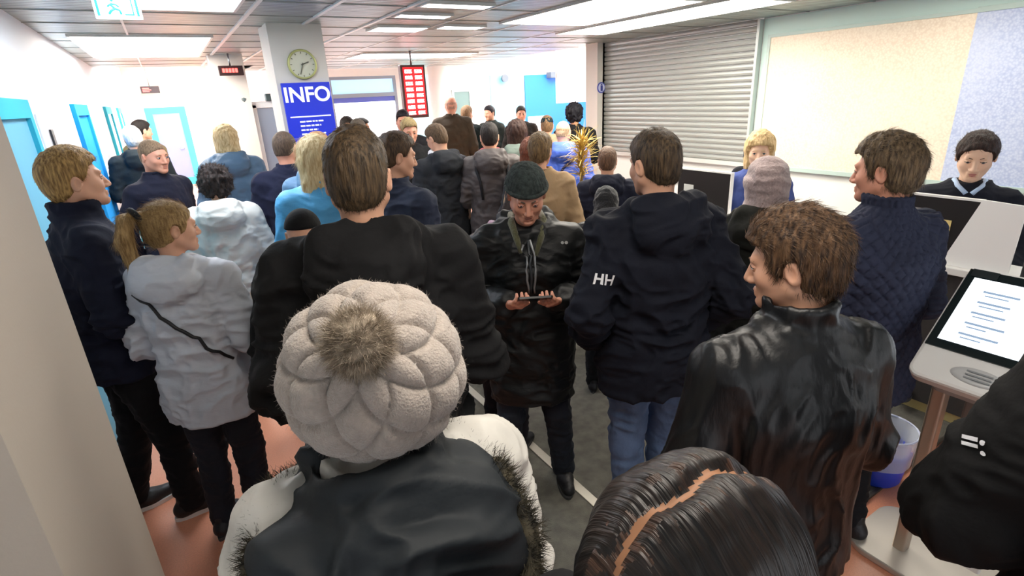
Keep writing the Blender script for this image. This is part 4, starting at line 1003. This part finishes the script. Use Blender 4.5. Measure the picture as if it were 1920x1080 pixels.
# monitor and stacked papers by the officer
def monitor(x, y, z, rz, label):
    r = empty('monitor', (x, y, z), radians(rz), label=label, cat='monitor')
    MB().rbox((-.27, -.015, .12), (.27, .02, .45), .012, 'y').build('display', mat('monitor_back', 'cfd2d2', .4), r)
    MB().lathe([(.11, 0), (.11, .012), (.02, .02), (.02, .16)], (0, .03, 0), 24).build('stand', mat('monitor_back', 'cfd2d2', .4), r)
monitor(3.7, .05, .97, -80, 'pale monitor at the right edge on the service counter behind the ticket machine')
r = empty('paper_tray', (3.72, .55, .97), label='pink and white paper tray on the counter at the right edge', cat='paper tray')
MB().box((-.1, -.13, 0), (.1, .13, .006)).box((-.1, -.13, .006), (-.094, .13, .06)).box((.094, -.13, .006), (.1, .13, .06)).build('tray', mat('tray_grey', 'bcb6b2', .4), r)
MB().box((-.09, -.11, .006), (.09, .11, .03)).build('paper_stack', mat('paper_pink', 'efe0d8', .7), r)
o = MB().rbox((-.02, -.012, 0), (.02, .012, .14), .01, 'z').build('hole_punch', mat('dark_plastic', '2a2c30', .4), loc=(3.60, .84, .97)); tag(o, 'small dark stapler standing at the edge of the counter by the divider', 'stapler')
# staff chairs
def chair(x, y, rz, seat, label, z0=.02, head=True):
    r = empty('office_chair', (x, y, z0), radians(rz), label=label, cat='chair', group='staff chairs')
    fb = cloth('3a3c44')
    MB().rbox((-.24, -.22, seat-.05), (.24, .24, seat+.02), .07).build('seat', fb, r, bevel=.015)
    M_ = Matrix.Translation((0, -.27, seat+.02)) @ Matrix.Rotation(radians(8), 4, 'X')
    MB().rbox((-.22, -.035, .05), (.22, .035, .62 if head else .5), .08, 'y', M=M_).build('backrest', fb, r, bevel=.015)
    if head: MB().rbox((-.13, -.03, .66), (.13, .03, .84), .04, 'y', M=M_).build('headrest', cloth('54565c'), r, bevel=.01)
    MB().tube([(0, -.27, seat-.03), (0, -.31, seat+.2), (0, -.33, seat+.7)], .02).tube([(0, -.27, seat-.03), (0, 0, seat-.05)], .02).build('back_bar', mat('steel', 'b8bcc0', .3, 1), r)
    MB().tube([(0, 0, .1), (0, 0, seat-.04)], .03).build('column', mat('steel', 'b8bcc0', .3, 1), r)
    for k in range(5):
        a = 2*pi*k/5; lg = MB().tube([(0, 0, .1), (.3*cos(a), .3*sin(a), .065)], [.025, .018]).build('leg', mat('dark_plastic', '2a2c30', .4), r)
        MB().lathe([(.001, -.03), (.03, -.015), (.03, .015), (.001, .03)], n=12, M=Matrix.Translation((.3*cos(a), .3*sin(a), .03)) @ Matrix.Rotation(radians(90), 4, 'X')).build('castor', mat('dark_plastic', '2a2c30', .4), lg)
    return r
# ------------------------------------------------------------------ ticket machine
r = empty('ticket_machine', (2.36, .52, 0), label='white touch-screen ticket machine on two metal posts at the right edge', cat='ticket machine')
wh = mat('kiosk_white', 'e9e9e8', .3, spec=.6)
T = Matrix.Translation((0, 0, 0))
KW = .30
KM = Matrix.Translation((-.235, 0, 1.10)) @ Matrix.Rotation(radians(-41), 4, 'Y')     # x runs up the slope
hd_ = MB().rbox((-.13, -KW, -.06), (.35, .19, -.004), .04, 'z', M=KM, n=6); ho = hd_.build('head', wh, r, bevel=.012)
MB().box((-.004, -KW+.01, -.006), (.335, .18, .002), M=KM).build('black_bezel', mat('kiosk_bezel', '0c1a1e', .15, spec=.7), r)
sc_ = MB().box((.028, -KW+.03, .0), (.30, .155, .004), M=KM).build('touch_screen', mat('kiosk_screen', 'eef4fa', .2, emit='eaf2fb', es=.95), r)
rng = random.Random(7)
for c_ in range(2):
    mb = MB()
    for row in range(5):
        x0 = .245-row*.045; y0 = .11-c_*.2
        mb.box((x0, y0-.11+rng.random()*.03, .0045), (x0+.008, y0, .0055), M=KM)
        mb.box((x0-.014, y0-.08+rng.random()*.03, .0045), (x0-.009, y0-.01, .0055), M=KM)
    mb.build('screen_text', mat('kiosk_text', '8fa4bb', .4, emit='8fa8c8', es=.35), sc_)
MB().box((.305, .095, .001), (.335, .17, .006), M=KM).build('camera_block', mat('kiosk_block', '20282c', .3), r)
MB().lathe([(.062, 0), (.058, .006), (.03, .002)], n=36, M=KM @ Matrix.Translation((-.07, 0, -.004)) @ Matrix.Diagonal((.5, 1.25, 1, 1))).build('ticket_slot', mat('kiosk_slot', 'c4c6c8', .3), r)
mb = MB()
for k in range(3): mb.box((-.085+.013*k, -.035, .003), (-.08+.013*k, .035, .0045), M=KM)
mb.build('slot_lettering', mat('kiosk_ink', '8a8e92', .5), r)
MB().rbox((-.125, -.12, -.09), (-.02, .12, -.06), .02, 'z', M=KM).build('printer_mouth', mat('kiosk_mouth', 'a4a6a8', .4), r)
pm = mat('post_metal', 'b9a898', .3, .6)
for yy in (.17, -.28):
    MB().rbox((-.03, yy-.025, .03), (.03, yy+.025, 1.235), .012).build('post', pm, r)
MB().rbox((-.01, -.2, .2), (.03, .09, 1.22), .01).build('back_panel', mat('kiosk_panel', '8e8a86', .35, .3), r)
MB().rbox((-.02, -.10, .12), (.0, .02, 1.20), .01).build('white_duct', wh, r)
MB().rbox((-.16, -.42, 0), (.26, .34, .03), .1, 'z', n=8).build('base_plate', mat('base_grey', 'c2bcb4', .35, .4), r, bevel=.008)
# ------------------------------------------------------------------ waste bin
r = empty('waste_bin', (2.78, 1.0, .006), label='blue waste bin with a clear liner standing beside the ticket machine', cat='bin')
MB().lathe([(.10, 0), (.115, .02), (.135, .2), (.131, .2), (.11, .02), (.01, .015)], n=32, cap=False).lathe([(.001, .0), (.10, .0)], n=32, cap=False).build('bucket', mat('bin_blue', '2040c0', .4), r)
V_ = MB().lathe([(.136, .12), (.140, .2), (.146, .30), (.150, .305), (.143, .3), (.128, .19), (.105, .04)], n=40, cap=False)
V_.v = [(x*(1+.02*sin(11*math.atan2(y, x))), y*(1+.02*sin(9*math.atan2(y, x))), z) for x, y, z in V_.v]
V_.build('liner', mat('bin_liner', 'dfe6f4', .2, alpha=.45, spec=.6), r)
MB().tube([(.148*cos(a), .148*sin(a), .302) for a in np.linspace(0, 2*pi, 33)], .005, 6).build('rim', mat('bin_rim', 'c8d0e8', .3), r)
# dried-grass plant on the far counter
r = empty('potted_plant', (3.12, 3.86, 0), label='tall potted plant with spiky yellowish leaves in front of the roller shutter', cat='plant')
MB().lathe([(.12, 0), (.17, .36), (.155, .36), (.11, .04)], n=28, cap=False).lathe([(.001, .33), (.155, .33)], n=28, cap=False).build('pot', mat('pot_white', 'd8d6d0', .5), r)
MB().tube([(0, 0, .3), (.02, .01, .8), (-.01, 0, 1.5)], [.03, .022, .014], 8).build('stem', mat('plant_stem', '8a7040', .8, noise=(40, .3)), r)
rng = np.random.default_rng(3); n_ = 260; dr = rng.normal(size=(n_, 3)); dr[:, 2] = np.abs(dr[:, 2])*.9+.1; dr /= np.linalg.norm(dr, axis=1, keepdims=True)
zz = rng.uniform(1.25, 1.58, n_); BV, BQ = blades(np.stack([np.zeros(n_), np.zeros(n_), zz], 1), dr, np.tile((0., 0, 1.), (n_, 1)), .20, .014, 5, .35, .1, 5, .2, .5)
link('leaves', np_mesh('leaves', BV, BQ), mat('leaf_yellow', 'd9b860', .6, noise=(18, .35)), r)
# ------------------------------------------------------------------ the crowd, nearest first
P = person
def shiny_bag(): pass
b1 = P('person in beige cable-knit pompom beanie and cream jacket with fur-edged dark hood, seen from behind', .206, .827, 1.55, 4, fem=True, lod=2, hair=('none', '6a5a44'), hat=('cable', 'b9ada2'), pitch=4, lean=.03, side=.03, arms='front', coat=dict(c='d9d6ce', kind='shell', bulk=.05, hem=.72, collar=None, fold=.013), pants='22242c', extra=fur_hood, wide=1.08)
b2 = P('person with parted long dark brown hair, seen from above at the bottom edge', .325, .235, 1.558, 92, fem=True, lod=2, hair=('parted', '20150f', '080504'), pitch=12, arms='down', coat=dict(c='17171a', bulk=.02), )
b3 = P('broad man in black hooded jacket seen from behind, just beyond the beige pompom beanie', .43, 1.53, 1.795, 16, lod=2, hair=('short', '5e4b34', '281e12'), pitch=6, yaw=6, arms='front', coat=dict(c='101013', kind='plain', bulk=.04, hem=.78, collar='hood', fold=.010), pants='14151a', blades_n=6000, extra=piping, wide=1.04, hair_top=.006)
b4 = P('man in grey-green knitted cap and long black coat facing camera, looking at a phone', 1.25, 1.92, 1.59, 33+180-4, lod=2, skin='pink', hair=('buzz', '5a5248'), hat=('knit', '44504e'), pitch=24, lean=.05, arms='phone', hands=True, coat=dict(c='121517', kind='shell', bulk=.03, hem=.60, collar='hood', fold=.008), pants='1c2636', pants_kind='denim', shoes='17171a', face=True, extra=chest_mark, curl=62, stance=.16)
b5 = P('tall man in navy hooded jacket with white HH on sleeve and blue jeans', 1.56, 1.49, 1.72, 46-26, lod=2, hair=('short', '57452f', '251b11'), pitch=6, yaw=-14, arms='pocket', coat=dict(c='151a2b', kind='plain', bulk=.035, hem=.78, collar='hood', fold=.009), pants='5b7296', pants_kind='denim', blades_n=5000, stride=.05)
b6 = P('man in shiny black leather jacket with thick brown hair, looking left', 1.17, .67, 1.60, 61-42, lod=2, skin='fair', hair=('full', '6b5038', '2a1c12'), pitch=10, yaw=-42, arms='front', coat=dict(c='15171a', kind='leather', bulk=.028, hem=.84, collar='high', fold=.005, res=.0065), pants='1c2438', pants_kind='denim', blades_n=9000, face=True, hair_top=.004, wide=.95)
b7 = P('man in quilted navy jacket with greying brown hair, looking left at the counter', 2.21, .97, 1.67, 67-50, lod=2, skin='pink', hair=('full', '7a664c', '372a1c'), pitch=4, yaw=-24, arms='front', coat=dict(c='383e58', kind='quilt', bulk=.022, hem=.78, collar='high', fold=.004), pants='16181f', blades_n=6000, face=True)
b8 = P('person in dark olive coat with pale pinkish knitted headscarf, seen from behind', 2.31, 1.50, 1.55, 58, fem=True, lod=1, hair=('none', '222222'), hat=('scarf', 'bda9a6'), arms='front', coat=dict(c='23241e', kind='plain', bulk=.035, hem=.5, collar='softhood', fold=.008), pants='16161a')
b9 = P('officer in dark blue uniform and blue tie seated behind the counter, looking down', 4.10, 1.32, 1.515, 72+180-6, fem=True, lod=2, skin='pale', hair=('bun', '3a2620', '170d0a'), pitch=15, yaw=4, arms='desk', coat=dict(c='161a2c', bulk=.012, collar='fold', fold=.003), seat=.36, face=True, blades_n=2500, extra=tie, floor=.02, lips='b4706a')
chair(4.2, 1.34, 108, .60, 'dark office chair behind the seated officer', head=False)
b10 = P('blond clerk in blue shirt seated behind the far counter, beyond the pale headscarf', 3.98, 2.68, 1.48, 56+180, fem=True, lod=1, skin='pale', hair=('bob', 'dcc090', 'b09060'), pitch=8, arms='desk', coat=dict(c='3a4a86', bulk=.012, collar='fold', fold=.004), seat=.36, face=True, floor=.02)
chair(4.2, 2.83, 124, .62, 'grey office chair with a headrest behind the blond clerk')
b11 = P('young blond man in navy jacket at the left wall, half hidden by the beige pilaster', -.38, 2.96, 1.74, 78, lod=2, skin='fair', hair=('short', 'c09a5e', '6e5028'), pitch=-4, yaw=-4, arms='front', coat=dict(c='151b33', bulk=.02, hem=.82, collar='high', fold=.007, kind='plain'), pants='0e1016', shoes='121316', sole='d8d8d6', blades_n=5000, face=True, stance=.12, stride=.10, hair_top=.012)
b12 = P('person with long blond ponytail in pale grey-white jacket with black bag strap', -.07, 2.62, 1.54, -2+30, fem=True, lod=2, skin='fair', hair=('pony', 'b99a68', '7c5f38'), pitch=2, yaw=46, arms='front', coat=dict(c='c6ccd6', kind='shell', bulk=.025, hem=.74, collar='softhood', fold=.007), pants='171c2c', pants_kind='denim', blades_n=8000, face=True, extra=crossbody)
b13 = P('person with curly dark hair in loose white hooded jacket, seen from behind', .20, 4.10, 1.52, 8, fem=True, lod=1, hair=('curly', '3a2c26', '140e0c'), pitch=14, arms='front', coat=dict(c='d6d6cf', kind='shell', bulk=.05, hem=.66, collar='softhood', fold=.007), pants='303440', blades_n=2500)
b14 = P('balding man in dark navy pullover facing the camera before the turquoise door', -.12, 4.85, 1.69, -1+180-38, lod=1, skin='pink', hair=('buzz', '94795f'), pitch=6, arms='back', coat=dict(c='20233a', bulk=.015, hem=.9, collar='stand', fold=.005), pants='1c1e26', face=True)
b15 = P('person in blue-grey padded coat with pale blond hair beside the entrance portal', .45, 5.75, 1.72, 5, fem=True, lod=0, hair=('bob', 'd9c49a', 'a98f60'), arms='front', coat=dict(c='4c6a86', kind='shell', bulk=.045, hem=.5, collar='softhood', fold=.009), pants='2b3550')
b16 = P('white-haired person in dark teal jacket by the left corridor wall', -.33, 7.3, 1.73, -3-10, lod=0, hair=('full', 'e2e0dc', 'b9b6b0'), arms='front', coat=dict(c='1d2c34', bulk=.035, collar='hood'), pants='1b1e26')
b17 = P('dark-haired man in black jacket beyond the white-haired person, in the corridor', -.26, 8.35, 1.78, 60, lod=0, hair=('short', '201a18'), arms='down', coat=dict(c='17191c', bulk=.03), pants='1b1e26', face=True)
b18 = P('person in khaki parka at the left corridor wall, farthest down the corridor', -.30, 9.3, 1.74, 30, lod=0, skin='pink', hair=('short', 'b39a80'), arms='down', coat=dict(c='8a8360', bulk=.03, hem=.5, collar='hood'), pants='5a5848')
b19 = P('nearly bald man in dark navy jacket seen from behind, before the INFO board', .72, 4.35, 1.70, 12, lod=1, skin='pink', hair=('buzz', '5c4a3c'), yaw=22, arms='front', coat=dict(c='1f2442', bulk=.03, hem=.74, collar='stand'), pants='20222c')
b20 = P('person with short light hair and grey-blue jacket, just beyond the long-haired blonde', .86, 3.92, 1.69, 25, lod=1, skin='pink', hair=('short', 'c0936a'), yaw=12, arms='front', coat=dict(c='5f86a8', kind='shell', bulk=.03, hem=.74, collar='hood'), pants='2c3048')
b21 = P('person with long bright blond hair and sky blue jacket behind the broad man in black', .70, 3.30, 1.70, 12, fem=True, lod=1, hair=('long', 'ead9ac', 'c4a878'), arms='front', coat=dict(c='58aee2', kind='shell', bulk=.025, collar='stand'), pants='2c3048', blades_n=4000)
b22 = P('dark-haired person with a topknot before the bright glass wall', 1.86, 6.75, 1.71, 196, fem=True, lod=0, hair=('bun', '2e2620'), arms='front', coat=dict(c='3c3c40', bulk=.02), pants='20222c')
b23 = P('man with tanned face and black hair before the bright glass wall, right of the topknot', 2.28, 7.55, 1.66, 120, lod=0, skin='tan', hair=('short', '241e1a'), arms='front', coat=dict(c='50505a', bulk=.02), pants='20222c')
b24 = P('black-haired man facing the camera directly below the red number display', 2.42, 6.35, 1.75, 200, lod=0, skin='pink', hair=('short', '1a1620'), arms='front', coat=dict(c='2a2a30', bulk=.02), pants='20222c', face=True)
b25 = P('grey-haired person between the topknot and the smiling man, seen from behind', 1.72, 5.85, 1.70, 30, lod=0, hair=('short', '5e564c'), arms='front', coat=dict(c='44464a', bulk=.02), pants='20222c')
b26 = P('man in slate blue jacket in profile looking right, just behind the broad man in black', 1.03, 2.86, 1.71, 20+50, lod=2, skin='fair', hair=('short', '5b452f', '2c1f14'), pitch=8, yaw=22, arms='front', coat=dict(c='39425a', bulk=.03, hem=.76, collar='stand'), pants='1e2230', face=True, blades_n=3000)
b27 = P('man with light brown hair and black sweater facing the camera below the red display', 2.05, 5.25, 1.70, 22+165, lod=1, skin='pink', hair=('short', 'a08a5e'), pitch=14, arms='front', coat=dict(c='131418', bulk=.015, hem=.85, collar='round'), pants='20222c', face=True)
b28 = P('man in dark grey jacket with white scarf and light blue jeans, looking down', 2.00, 4.49, 1.66, 24-30, lod=1, skin='fair', hair=('short', '66503a'), pitch=22, yaw=-14, arms='front', coat=dict(c='35383e', bulk=.03, hem=.62, collar='hood'), pants='5a78b4', pants_kind='denim', extra=scarf('e4e6ea'))
b29 = P('person in mauve-grey jacket with dark straps and a red scarf, seen from behind', 2.40, 4.25, 1.65, 27, lod=1, hair=('short', '2a221e'), arms='front', coat=dict(c='69605f', kind='shell', bulk=.03, hem=.66, collar='hood'), pants='1c1a1e', extra=lambda r, k: (backpack_straps(r, k), scarf('c0404e')(r, k)))
b30 = P('person with dark brown bobbed hair and grey-green jacket, right of the red scarf', 2.90, 4.58, 1.63, 34, fem=True, lod=1, hair=('bob', '3c241c'), arms='front', coat=dict(c='6d7a72', bulk=.03, hem=.7, collar='hood'), pants='2a2c34')
b31 = P('person with auburn hair seen from behind just above the grey-green knitted cap', 2.52, 3.78, 1.53, 32, fem=True, lod=1, hair=('bob', '7c4630'), arms='front', coat=dict(c='4a4a4e', bulk=.025), pants='2a2c34')
b32 = P('person with sandy hair and beige coat seen from behind, right of the knitted cap', 2.20, 3.18, 1.61, 36, fem=True, lod=1, hair=('full', '8a6e48', '4c3a24'), pitch=8, yaw=14, arms='front', coat=dict(c='a88c6a', kind='plain', bulk=.03, hem=.6, collar='stand'), pants='3a342e', blades_n=2500)
b33 = P('person in pink jacket bending forward behind the man in the knitted cap', 1.60, 2.50, 1.44, 62, fem=True, lod=1, hair=('bob', '3a2a22'), pitch=30, lean=.30, arms='front', coat=dict(c='b896b4', kind='shell', bulk=.03, hem=.8, collar='softhood'), pants='2a2630')
b34 = P('balding man in bright blue jacket with dark diagonal strap, seen from behind', 3.48, 4.60, 1.60, 37, lod=1, skin='fair', hair=('bald', 'b89a78'), yaw=20, pitch=10, arms='front', coat=dict(c='4a68cc', kind='shell', bulk=.04, hem=.66, collar='softhood'), pants='20243a', extra=one_strap)
b35 = P('person in dark teal cap and beige jacket beyond the bright blue jacket', 3.95, 5.55, 1.61, 36, lod=0, hair=('short', '8a6a4a'), hat=('cap', '143038'), arms='front', coat=dict(c='a58c70', bulk=.03, collar='hood'), pants='2a2c34')
b36 = P('person with round black curly hair in black coat beside the shutter column', 4.55, 5.78, 1.70, 30, lod=0, skin='tan', hair=('curly', '14121c'), arms='front', coat=dict(c='15171b', bulk=.03, hem=.6), pants='15171b')
b37 = P('dark-haired person in dark green-grey jacket by the pale blue panel, turned sideways', 4.80, 8.45, 1.70, 250, lod=0, hair=('short', '1c1820'), arms='front', coat=dict(c='2c3430', bulk=.03), pants='15171b')
b38 = P('short-haired man in dark brown jacket facing camera near the pale blue panel', 5.00, 7.75, 1.68, 32+175, lod=0, skin='pink', hair=('short', '2c2622'), arms='front', coat=dict(c='2e2823', bulk=.03), pants='15171b', face=True)
b39 = P('boy with light brown hair and navy jacket seen from behind below the plant', 2.86, 3.22, 1.47, 42, lod=1, hair=('short', '7a5c46', '4a3426'), pitch=4, arms='pocket', coat=dict(c='171c34', bulk=.03, hem=.7, collar='hood'), pants='15171b')
b40 = P('person in black padded coat and black cap bending forward beside the boy', 2.32, 2.62, 1.30, 40, lod=1, hair=('none', '101010'), hat=('scarf', '0f1016'), pitch=30, lean=.12, arms='front', coat=dict(c='0f1016', kind='shell', bulk=.05, hem=.62, collar='hood'), pants='15171b')
b41 = P('tall person in long brown coat beside the white round column', 3.70, 7.67, 1.88, 26, lod=0, skin='pink', hair=('bald', 'c99a86'), arms='down', coat=dict(c='4e4030', bulk=.03, hem=.45), pants='3a3228')
b42 = P('person in long dark green coat just right of the tall brown coat', 4.08, 7.9, 1.73, 60, lod=0, skin='fair', hair=('short', 'a08060'), arms='down', coat=dict(c='1d2a2a', bulk=.03, hem=.5), pants='3a3228')
b43 = P('person in black cap almost hidden at the left shoulder of the broad black jacket', .40, 2.36, 1.48, 10, lod=1, hair=('none', '101010'), hat=('cap', '0d0d10'), arms='front', coat=dict(c='0f1013', bulk=.03, collar='hood'), pants='15171b')
b44 = P('person in black jacket with small white sleeve mark, cut off by the right edge', 1.33, -.05, 1.78, 77, lod=2, hair=('short', '3a3028'), armL=((.32, -.05, 1.13), (.2, .14, 1.0)), arms='pocket', coat=dict(c='0b0b0d', kind='plain', bulk=.05, hem=.70, collar='stand', fold=.006), pants='121216')
# lettering on the clothes
lw = mat('logo_white', 'e9eaee', .5)

logo(b5, kid(b5, 'jacket'), (1.11, 1.26, 1.41), 'HH', .056, lw, tilt=-12)
logo(b44, kid(b44, 'jacket'), (1.16, .27, 1.34), '=:', .05, lw, tilt=20)
logo(b4, kid(b4, 'jacket'), (1.29, 1.71, 1.41), '••', .05, mat('logo_grey', 'a8aaa8', .5))
